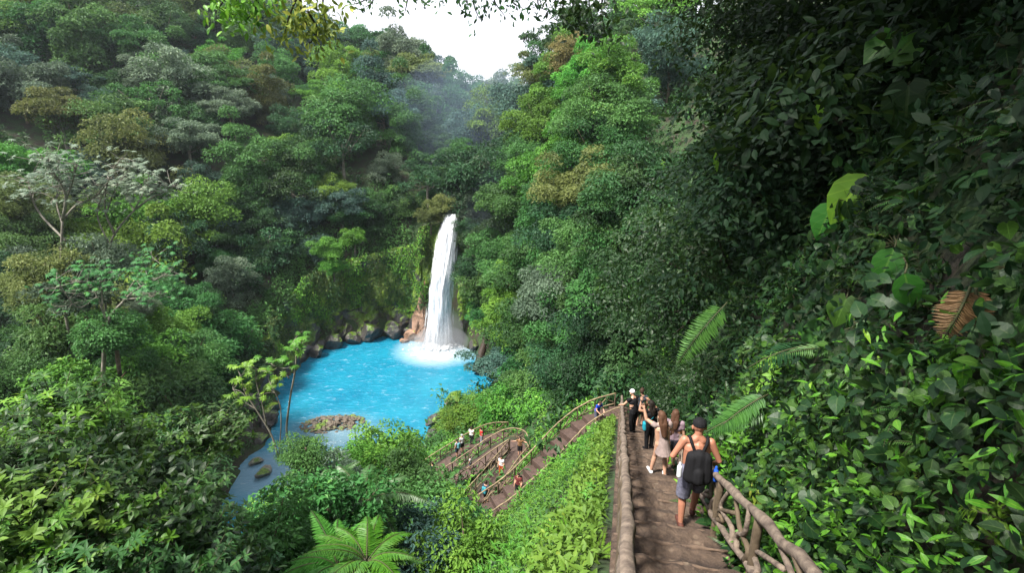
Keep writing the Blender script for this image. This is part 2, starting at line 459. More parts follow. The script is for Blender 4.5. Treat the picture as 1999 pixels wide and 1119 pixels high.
def boulder_mesh(seed, sub=3, sharp=.35):
    bm = bmesh.new(); bmesh.ops.create_icosphere(bm, subdivisions=sub + 1, radius=1)
    r_ = random.Random(seed)
    planes = [(Vector((r_.uniform(-1, 1), r_.uniform(-1, 1), r_.uniform(-1, 1))).normalized(), r_.uniform(.42, .85)) for _ in range(15)]
    for v in bm.verts:
        p = v.co.copy()
        for n_, d_ in planes:
            e = p.dot(n_) - d_
            if e > 0: p -= n_ * e
        p += p.normalized() * mnoise.fractal(p * 1.7 + Vector((seed * 3.1, 0, 0)), 1, 2, 4) * .10
        v.co = p
    me = bpy.data.meshes.new('boulder'); bm.to_mesh(me); bm.free()
    me.materials.append(M_ROCK)
    return me
BOULD = [boulder_mesh(k) for k in range(6)]
def boulder(u, v, w, label, z=0.0, h=.75, mat=None, k=None, rz=None, group=None, name='boulder', cat='boulder', sink=.25):
    p = at_z(u, v, z)
    o = link(name, BOULD[(k if k is not None else int(u)) % 6], mat=mat)
    o.location = (p[0], p[1], z + w * h * (1 - sink) * .5)
    o.scale = (w * .5, w * .5 * random.uniform(.8, 1.1), w * h * .5)
    o.rotation_euler = (random.uniform(-.2, .2), random.uniform(-.2, .2), rz if rz is not None else random.uniform(0, 6))
    tag(o, label, cat, group); return o

boulder(722, 662, 4.6, 'big angular grey boulder at the foot of the cliff left of the waterfall', 0, .75, k=3)
boulder(764, 660, 3.8, 'grey boulder between the big angular boulder and the orange rock', 0, .9, k=2)
boulder(690, 669, 3.0, 'low dark boulder at the waterline left of the big angular boulder', 0, .8, k=3)
boulder(652, 679, 3.2, 'black wet boulder at the waterline under the mossy cliff', 0, 1.0, k=0)
boulder(618, 694, 2.8, 'small black boulder at the waterline right of the leaning sapling crown', 0, .9, k=4)
boulder(806, 664, 3.0, 'orange stained boulder at the left foot of the waterfall', 0, .7, M_WARM, 2)
boulder(788, 668, 1.8, 'low pinkish rock lapped by foam left of the waterfall', 0, .5, M_WARM, 5)
boulder(512, 770, 4.6, 'dark boulder behind the sapling at the left edge of the pool', 0, .8, k=5)
boulder(482, 812, 4.4, 'broad dark boulder on the left bank beside the pool outlet', 0, .9, k=1)
boulder(520, 830, 3.2, 'low brown boulder at the waterline behind the sapling stems', 0, .6, k=3)
boulder(455, 850, 3.6, 'shadowed boulder on the left bank under the bushes', 0, .8, k=0)
boulder(520, 925, 2.3, 'smooth grey stone standing in the shallow outlet', 0, .5, M_GREYSTONE, 4)
boulder(500, 905, 1.6, 'small grey stone behind the smooth stone in the shallow outlet', 0, .5, M_GREYSTONE, 2)
boulder(884, 790, 3.6, 'mossy bank boulder at the right near corner of the pool', 0, .5, rock_mat('mossy rock', (.04, .035, .03), (.16, .13, .10), moss=.2), 2)
boulder(848, 835, 2.6, 'brown shore rock below the railed path at the near edge of the pool', 0, .9, k=1)
boulder(842, 868, 2.4, 'dark shore rock half hidden by the round bush at the near edge of the pool', 0, .9, k=5)
boulder(962, 730, 3.0, 'tan earthy boulder beside the leaning log at the right edge of the pool', 0, .8, M_WARM, 3)
boulder(926, 684, 2.6, 'dark wet boulder at the right foot of the waterfall', 0, 1.0, k=4)

for (u, v, w_, lab) in [(500, 790, 3.4, 'dark boulder under the sapling stems on the left bank'), (478, 838, 3.0, 'brown boulder above the outlet on the left bank'), (530, 800, 2.6, 'black boulder at the pool edge left of the sapling'), (448, 812, 3.2, 'shaded boulder behind the thicket on the left bank'), (505, 862, 2.4, 'small dark boulder at the mouth of the outlet')]:
    q = hit(u, v); b_ = boulder(u, v, w_, lab, 0, .7, k=int(u) % 5); b_.location = (q[0], q[1], max(q[2], 0) + .2)
edge = resample(np.column_stack([POOL[1:7], np.zeros(6)]), 2.3); r_ = random.Random(5)
for i, q in enumerate(edge):
    w_ = r_.uniform(2.4, 4.6)
    b_ = link('boulder', BOULD[i % 6]); b_.location = (q[0] + r_.uniform(-.3, .3), q[1] + .9, w_ * .16); b_.scale = (w_ * .55, w_ * .45, w_ * r_.uniform(.32, .6)); b_.rotation_euler = (r_.uniform(-.5, .5), r_.uniform(-.5, .5), r_.uniform(0, 6))
    tag(b_, 'dark wet rock at the waterline under the mossy cliff', 'boulder', 'rocks along the foot of the cliff')
# gravel islet in the pool: one heap of rubble
mb = MB()
r_ = np.random.default_rng(4)
ic = at_z(650, 828, 0)
for k in range(300):
    a = r_.uniform(0, 2 * math.pi); rr = math.sqrt(r_.uniform()) 
    x, y = rr * math.cos(a) * 3.6, rr * math.sin(a) * 1.9
    src = BOULD[k % 6]; vv = np.array([v.co[:] for v in src.vertices]); pp = np.array([p.vertices[:] for p in src.polygons])
    s_ = r_.uniform(.10, .42) * (1.2 - .5 * rr)
    mb.add(vv * [s_ * 1.2, s_, s_ * .55] + [ic[0] + x + y * .5, ic[1] + y, .02 + .5 * (1 - rr) ** 1.2 * (1 + .4 * math.sin(3 * a)) ], [pp])
o = link('rock_islet', mb.mesh('rock_islet', rock_mat('brown rubble', (.035, .028, .022), (.13, .10, .07), moss=-.6))); tag(o, 'low brown islet of rubble breaking the surface of the blue pool', 'rocks')
# leaning log at the right edge of the pool
a, b = at_y(929, 722, 64.5), at_y(955, 632, 67.5)
l = smooth_line([a + [0, 0, -.4], a * .5 + b * .5 + [.15, 0, .1], b], 6)
V_, P_ = tube(l, np.linspace(.62, .36, len(l)), 9, bump=.12)
o = link('fallen_log', make_mesh('fallen_log', V_, P_, simple_mat('wet log', (.05, .032, .022), .6, .5, 4, .5), smooth=True)); tag(o, 'dark fallen log leaning against the right bank of the pool', 'log')

# ------------------------------------------------------------------ water
def water_mat():
    m, nt, out = nmat('milky turquoise water'); L = nt.links
    geo = N(nt, 'NewGeometry'); pos = geo.outputs['Position']
    mp = N(nt, 'Mapping'); L.new(pos, mp.inputs[0]); mp.inputs['Scale'].default_value = (.7, 1.5, 1)
    n1 = noise_n(nt, mp.outputs[0], 1.6, 5, .65); n2 = noise_n(nt, pos, .16, 4); n3 = noise_n(nt, mp.outputs[0], .9, 6, .75)
    cc = ramp(nt, n2, [(.3, (.004, .135, .235)), (.7, (.009, .20, .305))])
    cc = mixc(nt, ramp(nt, n1, [(.52, (0, 0, 0)), (.72, (.5, .5, .5))]), cc, (.045, .31, .45))
    def blob(cx, cy, r0, r1, sx=1.0, sy=1.0):
        vs = N(nt, 'VectorMath', operation='SUBTRACT'); L.new(pos, vs.inputs[0]); vs.inputs[1].default_value = (cx, cy, 0)
        vm = N(nt, 'VectorMath', operation='MULTIPLY'); L.new(vs.outputs[0], vm.inputs[0]); vm.inputs[1].default_value = (sx, sy, 0)
        ln = N(nt, 'VectorMath', operation='LENGTH'); L.new(vm.outputs[0], ln.inputs[0])
        d = math_n(nt, 'ADD', ln.outputs['Value'], math_n(nt, 'MULTIPLY', math_n(nt, 'SUBTRACT', n3, .5), 5.0))
        mr = N(nt, 'MapRange'); L.new(d, mr.inputs[0]); mr.inputs[1].default_value = r0; mr.inputs[2].default_value = r1; mr.inputs[3].default_value = 1; mr.inputs[4].default_value = 0
        return mr.outputs[0]
    cc = mixc(nt, math_n(nt, 'MULTIPLY', blob(ic[0] + .5, ic[1] - 2.2, 2.0, 5.5, .75, 1.0), .8), cc, (.13, .20, .24))
    so = at_z(520, 925, 0); cc = mixc(nt, math_n(nt, 'MULTIPLY', blob(so[0], so[1], 2.5, 5.5), .8), cc, (.20, .33, .42))
    # foam round the foot of the fall and streaks on the surface
    fx = at_z(855, 680, 0)
    fo = blob(fx[0] + .3, fx[1] - .3, 1.0, 6.2, .8, .9)
    fo = math_n(nt, 'MULTIPLY', fo, ramp(nt, n3, [(.35, (.25, .25, .25)), (.6, (1, 1, 1))]))
    fl = ramp(nt, n3, [(.57, (0, 0, 0)), (.74, (.6, .6, .6))])
    f = math_n(nt, 'MAXIMUM', fo, math_n(nt, 'MULTIPLY', fl, .55))
    cc = mixc(nt, f, cc, (.82, .88, .92))
    pb = N(nt, 'BsdfPrincipled', Roughness=.12); pb.inputs['Specular IOR Level'].default_value = .35
    L.new(cc, pb.inputs['Base Color'])
    bp = N(nt, 'Bump', Strength=.8, Distance=.25); L.new(math_n(nt, 'ADD', n1, math_n(nt, 'MULTIPLY', n3, .8)), bp.inputs['Height']); L.new(bp.outputs[0], pb.inputs['Normal'])
    L.new(pb.outputs[0], out.inputs[0]); return m
wx = np.linspace(-48, 6, 120); wy = np.linspace(24, 82, 130)
WX, WY = np.meshgrid(wx, wy); wv = np.stack([WX.ravel(), WY.ravel()], 1)
wz = np.array([mnoise.fractal(Vector((x * .5, y * .8, 0)), 1, 2, 3) * .05 for x, y in wv])
ii = (np.arange(len(wy) - 1)[:, None] * len(wx) + np.arange(len(wx) - 1)[None, :]).ravel()
o = link('water', make_mesh('water', np.column_stack([wv, wz]), [np.stack([ii, ii + 1, ii + len(wx) + 1, ii + len(wx)], 1)], water_mat(), smooth=True)); tag(o, kind='structure')

# ------------------------------------------------------------------ waterfall
def fall_mat(dens):
    m, nt, out = nmat('falling white water'); L = nt.links
    at = N(nt, 'Attribute', attribute_name='lf')
    mp = N(nt, 'Mapping'); L.new(at.outputs['Vector'], mp.inputs[0]); mp.inputs['Scale'].default_value = (3.2, .34, 1)
    n = noise_n(nt, mp.outputs[0], 3.0, 6, .7)
    sx = N(nt, 'SeparateXYZ'); L.new(at.outputs['Vector'], sx.inputs[0])
    edge = math_n(nt, 'ABSOLUTE', sx.outputs[0])
    a = math_n(nt, 'SUBTRACT', math_n(nt, 'ADD', n, dens), math_n(nt, 'MULTIPLY', math_n(nt, 'POWER', edge, 3.0), .42))
    a = ramp(nt, a, [(.44, (0, 0, 0)), (.62, (1, 1, 1))])
    pb = N(nt, 'BsdfPrincipled', Roughness=.55)
    L.new(ramp(nt, n, [(.3, (.50, .56, .68)), (.58, (.90, .91, .94))]), pb.inputs['Base Color'])
    bp = N(nt, 'Bump', Strength=.6, Distance=.2); L.new(n, bp.inputs['Height']); L.new(bp.outputs[0], pb.inputs['Normal'])
    t = N(nt, 'BsdfTransparent'); mx = N(nt, 'MixShader'); L.new(a, mx.inputs[0]); L.new(t.outputs[0], mx.inputs[1]); L.new(pb.outputs[0], mx.inputs[2])
    L.new(mx.outputs[0], out.inputs[0]); return m
wf = empty('waterfall', (at_y(858, 672, 74.2)[0], 74.2, 0)); tag(wf, 'tall white waterfall plunging from the wooded cliff into the blue pool', 'waterfall')
wb = np.array(wf.location)
FL = [(418, 867, 902), (440, 857, 900), (470, 848, 897), (520, 840, 893), (570, 833, 888), (620, 828, 888), (660, 822, 892), (684, 815, 897)]
for lay in range(3):
    V = []; A = []; nu = 25
    rows = np.linspace(418, 684, 40)
    for j, v in enumerate(rows):
        l_ = np.interp(v, [f[0] for f in FL], [f[1] for f in FL]); r2 = np.interp(v, [f[0] for f in FL], [f[2] for f in FL])
        f = (v - 418) / 266
        Y = 77.4 - 2.7 * min(1, f * 2.2) ** .6 - lay * .3
        for i in range(nu):
            q = i / (nu - 1) * 2 - 1
            u = (l_ + r2) / 2 + q * (r2 - l_) / 2 * (1.0 - .07 * lay)
            p = at_y(u, v, Y - .9 * (1 - q * q))
            n_ = mnoise.fractal(Vector((q * 3 + lay * 7, p[2] * .12, lay)), 1, 2, 4)
            V.append((p[0] + n_ * .12 - wb[0], p[1] + n_ * .35 - wb[1], p[2])); A.append((q, -p[2] * .25, lay * 3.3 + .0))
    ii = (np.arange(39)[:, None] * nu + np.arange(nu - 1)[None, :]).ravel()
    link('water_curtain', make_mesh('water_curtain', V, [np.stack([ii, ii + 1, ii + nu + 1, ii + nu], 1)], fall_mat([.22, .12, .05][lay]), np.array(A), True), wf)
# drifting spray round the foot of the fall
def mist_mat(d, col=(.86, .92, 1.0)):
    m, nt, out = nmat('drifting spray'); pv = nt.nodes.new('ShaderNodeVolumePrincipled')
    pv.inputs['Color'].default_value = (*col, 1); pv.inputs['Density'].default_value = d; nt.links.new(pv.outputs[0], out.inputs['Volume']); return m
def ball(c_, r3):
    a = np.linspace(0, 2 * math.pi, 25)[:-1]; e_ = np.linspace(-math.pi / 2, math.pi / 2, 13)[1:-1]
    V = [np.array([math.cos(q) * math.cos(p), math.sin(q) * math.cos(p), math.sin(p)]) for p in e_ for q in a] + [np.array([0, 0, -1.]), np.array([0, 0, 1.])]
    ii = (np.arange(10)[:, None] * 24 + np.arange(24)[None, :]); jj = np.arange(10)[:, None] * 24 + (np.arange(24)[None, :] + 1) % 24
    Q = np.stack([ii, jj, jj + 24, ii + 24], -1).reshape(-1, 4)
    T = [[264, (k + 1) % 24, k] for k in range(24)] + [[265, 240 + k, 240 + (k + 1) % 24] for k in range(24)]
    return np.array(V) * r3 + c_, [Q, np.array(T)]
for c_, r3, d in (((0.4, -.6, 1.0), (4.4, 2.6, 2.6), .17), ((1.0, .2, 2.2), (2.9, 2.0, 4.4), .15), ((-.8, -1.0, .7), (5.5, 3.4, 1.5), .06)):
    V_, P_ = ball(np.array(c_), np.array(r3)); o = link('spray', make_mesh('spray', V_, P_, smooth=True), wf, mist_mat(d)); o['kind'] = 'stuff'
V_, P_ = ball(np.array([-4.0, 104, 34.0]), np.array([20, 22, 13])); tag(link('mist', make_mesh('mist', V_, P_, smooth=True), mat=mist_mat(.0045, (.55, .74, 1.0))), kind='stuff')
V_, P_ = ball(np.array([2.0, 74, 20.0]), np.array([9, 7, 10])); tag(link('mist', make_mesh('mist', V_, P_, smooth=True), mat=mist_mat(.006, (.6, .78, 1.0))), kind='stuff')
# churned foam where it lands: hundreds of small lumps in one heap
mb = MB(); r_ = np.random.default_rng(8)
bm = bmesh.new(); bmesh.ops.create_icosphere(bm, subdivisions=2, radius=1); sv = np.array([v.co[:] for v in bm.verts]); sp_ = np.array([[v.index for v in f.verts] for f in bm.faces]); bm.free()
for k in range(420):
    a = r_.uniform(0, 2 * math.pi); rr = abs(r_.normal(0, .5))
    x, y = rr * math.cos(a) * 4.2, rr * math.sin(a) * 2.8
    s_ = r_.uniform(.12, .42) * max(.35, 1.3 - rr)
    mb.add(sv * s_ * [1, 1, .8] + [x, y - .3, max(0, .9 * (1 - rr * 1.2)) * r_.uniform(0, 1)], [sp_])
tag(link('foam', mb.mesh('foam', simple_mat('white foam', (.86, .89, .93), .6, .1, 3), True), wf), kind='stuff')
# ------------------------------------------------------------------ stairs and paths
def sepc(nt, c):
    q = N(nt, 'SeparateColor'); nt.links.new(c, q.inputs[0]); return q.outputs[0]
def dirt_mat():
    m, nt, out = nmat('worn earth and stone'); L = nt.links
    geo = N(nt, 'NewGeometry'); pos = geo.outputs['Position']
    n1 = noise_n(nt, pos, 4.5, 6, .7); n2 = noise_n(nt, pos, 17, 6, .75)
    vo = N(nt, 'TexVoronoi', Scale=7.0); L.new(pos, vo.inputs['Vector'])
    base = ramp(nt, n2, [(.3, (.012, .0075, .0055)), (.7, (.058, .035, .025))])
    worn = ramp(nt, n2, [(.3, (.07, .045, .032)), (.7, (.22, .145, .10))])
    cc = mixc(nt, ramp(nt, n1, [(.55, (0, 0, 0)), (.66, (.85, .85, .85))]), base, worn)
    cc = mixc(nt, math_n(nt, 'MULTIPLY', ramp(nt, vo.outputs['Distance'], [(.16, (.9, .9, .9)), (.34, (0, 0, 0))]), ramp(nt, math_n(nt, 'ADD', sepc(nt, vo.outputs['Color']), n1), [(.98, (0, 0, 0)), (1.12, (1, 1, 1))])), cc, mixc(nt, n2, (.07, .052, .038), (.30, .23, .165)))
    at = N(nt, 'Attribute', attribute_name='lf'); sy = N(nt, 'SeparateXYZ'); L.new(at.outputs['Vector'], sy.inputs[0])
    wv = math_n(nt, 'ADD', sy.outputs[1], math_n(nt, 'MULTIPLY', math_n(nt, 'SUBTRACT', n1, .5), .6))
    nose = ramp(nt, wv, [(.55, (0, 0, 0)), (.80, (.7, .7, .7)), (.97, (.25, .25, .25))])
    cc = mixc(nt, nose, cc, mixc(nt, n2, (.045, .029, .020), (.21, .142, .096)))
    damp = ramp(nt, wv, [(.15, (.92, .92, .92)), (.5, (0, 0, 0))])  # darkens the back of each tread, fading out by mid-run
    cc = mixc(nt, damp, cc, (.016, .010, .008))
    pb = N(nt, 'BsdfPrincipled', Roughness=.8); L.new(cc, pb.inputs['Base Color'])
    bp = N(nt, 'Bump', Strength=1.0, Distance=.05); L.new(math_n(nt, 'ADD', n2, vo.outputs['Distance']), bp.inputs['Height']); L.new(bp.outputs[0], pb.inputs['Normal'])
    L.new(pb.outputs[0], out.inputs[0]); return m
M_DIRT = dirt_mat()
M_NOSE = simple_mat('worn step edge', (.145, .098, .068), .85, .6, 7, .9, col2=(.05, .033, .024), bscale=26)
M_PATHD = simple_mat('damp brown planks', (.088, .056, .045), .75, .45, 5, .5)
M_RAIL = simple_mat('weathered railing wood', (.25, .195, .15), .85, .55, 9, 1.0, col2=(.075, .055, .045), bscale=24)
M_RAILP = simple_mat('pale weathered railing wood', (.29, .22, .13), .8, .5, 6, .7, col2=(.10, .075, .045))
M_POST = simple_mat('dark railing post', (.13, .095, .06), .85, .5, 6, .6)

def slab_mesh(name, a, b, nrm, w0, w1, z, thick, seed, rough=.03, nu=9, nv=5):
    """one tread: from a to b along the flight, from w0 to w1 across; uneven top, rounded nose"""
    V = []; top = []
    for j in range(nv):
        f = j / (nv - 1)
        for i in range(nu):
            g = i / (nu - 1)
            p = a * (1 - f) + b * f + nrm * (w0 + (w1 - w0) * g)
            h = mnoise.fractal(Vector((p[0] * 3, p[1] * 3, seed)), 1, 2, 3) * rough
            edge = .03 * f - (.02 if j == nv - 1 else 0)
            q = mnoise.noise(Vector((p[0] * 4, seed, 0))) * .04 if j == nv - 1 else 0
            d_ = (b - a) / (np.linalg.norm(b - a) + 1e-9)
            V.append((p[0] + d_[0] * q, p[1] + d_[1] * q, z + h + edge))
    for j in (nv - 1,):
        for i in range(nu):
            x, y, zz = V[j * nu + i]; V.append((x, y, z - thick))
    Q = []
    for j in range(nv):
        for i in range(nu - 1): Q.append([j * nu + i, (j + 1) * nu + i, (j + 1) * nu + i + 1, j * nu + i + 1])
    n = len(V)
    # sides
    for i, e in ((0, 1), (nu - 1, -1)):
        for j in range(nv): 
            x, y, zz = V[j * nu + i]; V.append((x, y, z - thick - .02))
    b0 = n; b1 = n + nv
    for j in range(nv - 1):
        Q.append([j * nu, b0 + j, b0 + j + 1, (j + 1) * nu]); Q.append([j * nu + nu - 1, (j + 1) * nu + nu - 1, b1 + j + 1, b1 + j])
    return np.array(V), np.array(Q)
st = empty('path', (*S(0, .6), stair_z(0))); tag(st, 'steep flight of worn earth and stone steps running down between two timber railings', 'stairs', kind='structure')
stb = np.array(st.location)
RUN = .68; S0ST = -5.4
k = 0; s = S0ST
while s < S_END + .3:
    V_, Q_ = slab_mesh('step', S(s, 0), S(s + RUN + .03, 0), SN, -.12, 1.34, stair_z(s + RUN * .5), .5, k * 1.7, rough=.07, nu=13, nv=7)
    at_ = np.zeros((len(V_), 3)); at_[:, 1] = ((V_[:, :2] - S(s, 0)) @ SE) / RUN; at_[:, 2] = random.random()
    so__ = link('step', make_mesh('step', V_ - stb, [Q_[:, ::-1]], M_DIRT, at_, smooth=False), st)
    if s > 1:
        a_ = S(s + RUN + .0, -.1); b_ = S(s + RUN + .0, 1.3); zz = stair_z(s + RUN * .5) - .005
        l = np.array([[*(a_ + (b_ - a_) * f), zz + mnoise.noise(Vector((f * 3, s * 7, 1))) * .03] for f in np.linspace(0, 1, 12)])
        l[:, :2] += SE * np.array([mnoise.noise(Vector((f * 5, s * 3, 4))) * .045 for f in np.linspace(0, 1, 12)])[:, None]
        V2, P2 = tube(l - stb, .026 + .010 * np.sin(np.arange(12) * 1.9 + s * 5), 7, bump=.25, seed=k)
        link('nosing', make_mesh('nosing', V2, P2, M_NOSE, smooth=True), so__)
    s += RUN; k += 1
def strip(name, line, w, label, mat, steps=None, thick=.4):
    root = empty('path', line[0]); tag(root, label, 'path', kind='structure'); b0 = np.array(root.location)
    pts = resample(line, steps or .8)
    tan = unit(np.gradient(pts[:, :2], axis=0)); nr = np.column_stack([tan[:, 1], -tan[:, 0]])
    if steps:
        for i in range(len(pts) - 1):
            a, b = pts[i], pts[i + 1]
            V = []
            for p, n_ in ((a[:2] - tan[i] * .05, nr[i]), (b[:2] + tan[i + 1] * .06, nr[i + 1])):
                for g in np.linspace(-w / 2, w / 2, 6):
                    q = p + n_ * g
                    V.append((q[0], q[1], a[2] + mnoise.noise(Vector((q[0] * 2, q[1] * 2, i))) * .03))
            n0 = len(V)
            V += [(x, y, a[2] - thick) for x, y, _ in V]
            Q = [[j, j + 1, j + 7, j + 6] for j in range(5)] + [[6 + j, 6 + j + 1, n0 + 7 + j, n0 + 6 + j] for j in range(5)] + [[0, 6, n0 + 6, n0], [5, n0 + 5, n0 + 11, 11]]
            link('step', make_mesh('step', np.array(V) - b0, [np.array(Q)], mat), root)
    else:
        V = []
        for p, n_ in zip(pts, nr):
            for g in np.linspace(-w / 2, w / 2, 7): V.append((p[0] + n_[0] * g, p[1] + n_[1] * g, p[2] + mnoise.noise(Vector((p[0] * 1.5 + g, p[1] * 1.5, 2))) * .04))
            V.append((p[0] + n_[0] * w / 2, p[1] + n_[1] * w / 2, p[2] - thick)); V.append((p[0] - n_[0] * w / 2, p[1] - n_[1] * w / 2, p[2] - thick))
        m = 9; Q = []
        for i in range(len(pts) - 1):
            for j in range(8): Q.append([i * m + j, i * m + j + 1, (i + 1) * m + j + 1, (i + 1) * m + j])
            Q.append([i * m + 8, i * m, (i + 1) * m, (i + 1) * m + 8])
        link('surface', make_mesh('surface', np.array(V) - b0, [np.array(Q)], mat), root)
    return root
strip('path', PB, 1.5, 'broad brown steps curving down from the end of the steep flight', M_PATHD, steps=.85)
strip('path', PC, 1.45, 'brown path climbing between railings towards the hairpin bend', M_PATHD)
strip('path', PE, 1.25, 'narrow brown path leaving the hairpin bend down to the bushes', M_PATHD)
strip('path', PD, 1.7, 'lowest brown path nearest the pool', M_PATHD)

# ------------------------------------------------------------------ railings
def railing(name, base, h, label, step=1.5, r=.055, mat=None, postmat=None, brace=True, low=.32, lowr=.045, seed=1, wob=.02, curvy=.12, group=None):
    """base: polyline on the walking surface; handrail, lower rail, posts and crooked branch braces"""
    r_ = np.random.default_rng(seed)
    mat = mat or M_RAIL; postmat = postmat or M_POST
    root = empty(name, base[0]); b0 = np.array(root.location); tag(root, label, 'railing', group)
    line = resample(base, .35)
    line = line + np.column_stack([r_.normal(0, wob, len(line)), r_.normal(0, wob, len(line)), r_.normal(0, wob * .7, len(line))]) * .6
    up = np.array([0, 0, 1.0])
    V_, P_ = tube(line + up * h - b0, r * (1 + .10 * np.sin(np.arange(len(line)) * 1.7) + r_.uniform(-.08, .12, len(line))), 11, bump=.13, seed=seed)
    link('handrail', make_mesh('handrail', V_, P_, mat, smooth=True), root)
    V_, P_ = tube(line + up * low - b0, lowr * (1 + .15 * np.sin(np.arange(len(line)) * 1.3)), 7, bump=.1, seed=seed + 1)
    link('lower_rail', make_mesh('lower_rail', V_, P_, mat, smooth=True), root)
    posts = resample(base, step)
    for i, p in enumerate(posts):
        j = r_.uniform(-.03, .03, 2)
        l = np.array([p + up * -.45, p + up * h * .45 + [j[0], j[1], 0], p + up * h])
        V_, P_ = tube(smooth_line(l, 3) - b0, r * .95, 7, bump=.1, seed=i)
        link('post', make_mesh('post', V_, P_, postmat, smooth=True), root)
    if brace:
        for i in range(len(posts) - 1):
            a, b = posts[i], posts[i + 1]
            pairs = [((.08, low), (.5, h)), ((.95, low), (.45, h * .8))]
            if step > 1.3: pairs += [((.5, low), (.72, h)), ((.3, low), (.2, h))]
            for (fa, za), (fb, zb) in pairs:
                A_ = a + (b - a) * (fa + r_.uniform(-.06, .06)) + up * za; B_ = a + (b - a) * (fb + r_.uniform(-.08, .08)) + up * zb
                mid = (A_ + B_) / 2 + (b - a) * r_.uniform(-curvy, curvy) + np.array([r_.normal(0, .03), r_.normal(0, .03), 0])
                q = A_ * .72 + B_ * .28 + (b - a) * r_.uniform(-curvy, curvy) * .8
                l = smooth_line([A_, q, mid, B_], 4)
                V_, P_ = tube(l - b0, np.linspace(r * .72, r * .55, len(l)), 6, bump=.12, seed=i + 31)
                link('brace', make_mesh('brace', V_, P_, mat if r_.uniform() < .6 else postmat, smooth=True), root)
    return root
def stair_line(t, s0, s1): return np.array([[*S(s, t), stair_z(s)] for s in np.arange(s0, s1, .5)])
railing('timber_railing', stair_line(0.0, -1.2, 28.6), 1.0, 'thick pale timber railing down the left side of the steep steps', step=1.6, r=.058, low=.38, lowr=.06, seed=3, wob=.018)
railing('timber_railing', stair_line(1.25, -.6, 28.0), 1.1, 'timber railing with crooked branch braces down the right side of the steep steps', step=1.9, r=.048, low=.45, lowr=.042, seed=8, wob=.03, curvy=.34)
def side(line, off, i0=0, i1=None):
    l = resample(line, .5); tan = unit(np.gradient(l[:, :2], axis=0)); nr = np.column_stack([tan[:, 1], -tan[:, 0]])
    q = l.copy(); q[:, :2] += nr * off
    return q[i0:i1]
railing('rustic_railing', side(PB, .8, 1), 1.0, 'rustic railing on the pool side of the broad curving steps', step=1.3, r=.044, low=.28, lowr=.036, mat=M_RAILP, seed=12)
railing('rustic_railing', side(PB, -.8, 1), 1.0, 'rustic railing on the bright green bank side of the broad curving steps', step=1.3, r=.044, low=.28, lowr=.036, mat=M_RAILP, seed=13)
# outer rail: along the climbing path, round the hairpin and down the far side
outer = np.vstack([side(PC, .78), side(PE, .68)[2:]])
outer = smooth_line(resample(outer, 1.0), 4)
railing('rustic_railing', outer, 1.0, 'long rustic railing looping round the outside of the hairpin bend', step=1.2, r=.044, low=.28, lowr=.036, mat=M_RAILP, seed=14)
railing('rustic_railing', side(PC, -.75)[:-1], 1.0, 'rustic railing on the inner side of the path climbing to the hairpin bend', step=1.1, r=.042, low=.28, lowr=.034, mat=M_RAILP, seed=15)
railing('rustic_railing', side(PE, -.62)[4:], 1.0, 'rustic railing on the inner side of the narrow path leaving the hairpin bend', step=1.1, r=.042, low=.28, lowr=.034, mat=M_RAILP, seed=16)
railing('rustic_railing', side(PD, .9), 1.0, 'rustic railing on the pool side of the lowest path', step=1.1, r=.042, low=.28, lowr=.034, mat=M_RAILP, seed=17)
# ------------------------------------------------------------------ people
def solid(parts, name, mat, voxel=.012, it=4):
    """union of limbs and volumes as one smooth continuous skin"""
    mb = MB()
    for V_, P_ in parts: mb.add(V_, P_)
    me = mb.mesh(name)
    o = bpy.data.objects.new('tmp', me); COL.objects.link(o)
    m = o.modifiers.new('r', 'REMESH'); m.mode = 'VOXEL'; m.voxel_size = voxel
    m = o.modifiers.new('s', 'SMOOTH'); m.factor = .5; m.iterations = it
    dg = bpy.context.evaluated_depsgraph_get()
    res = bpy.data.meshes.new_from_object(o.evaluated_get(dg))
    bpy.data.objects.remove(o); bpy.data.meshes.remove(me)
    res.name = name; res.materials.clear(); res.materials.append(mat)
    res.polygons.foreach_set('use_smooth', np.ones(len(res.polygons), bool))
    return res
def cap(p0, r0, p1=None, r1=None, n=10, flat0=False, flat1=False):
    p0 = np.array(p0, float); p1 = p0 + [0, 0, 1e-3] if p1 is None else np.array(p1, float); r1 = r0 if r1 is None else r1
    d = unit(p1 - p0); P = []; Rr = []
    if not flat0:
        for a in (80, 55, 28): P.append(p0 - d * r0 * math.sin(RD(a))); Rr.append(r0 * math.cos(RD(a)))
    P.append(p0); Rr.append(r0); P.append(p1); Rr.append(r1)
    if not flat1:
        for a in (28, 55, 80): P.append(p1 + d * r1 * math.sin(RD(a))); Rr.append(r1 * math.cos(RD(a)))
    return tube(np.array(P), Rr, n)
def skin_mat(name, c): 
    m, nt, out = nmat(name); L = nt.links
    tc = N(nt, 'TexCoord'); n = noise_n(nt, tc.outputs['Object'], 9, 4)
    pb = N(nt, 'BsdfPrincipled', Roughness=.5); pb.inputs['Subsurface Weight'].default_value = .12
    pb.inputs['Subsurface Radius'].default_value = (.01, .004, .002)
    L.new(ramp(nt, n, [(.3, tuple(x * .85 for x in c)), (.7, c)]), pb.inputs['Base Color']); L.new(pb.outputs[0], out.inputs[0]); return m
SK_TAN = skin_mat('sunburnt skin', (.40, .175, .11)); SK = skin_mat('fair skin', (.56, .32, .22)); SK_B = skin_mat('brown skin', (.32, .17, .11))
_cm = {}
def cloth(c, rough=.85):
    k = tuple(c)
    if k not in _cm: _cm[k] = simple_mat('cloth', c, rough, .3, 14, .3, spec=.15)
    return _cm[k]
BLACK = (.012, .012, .014); M_EYE = simple_mat('eye', (.02, .015, .012), .2); M_MOUTH = simple_mat('lips', (.30, .10, .08), .5)
def Rx(a): return np.array(Matrix.Rotation(a, 3, 'X'))
def Rz(a): return np.array(Matrix.Rotation(a, 3, 'Z'))
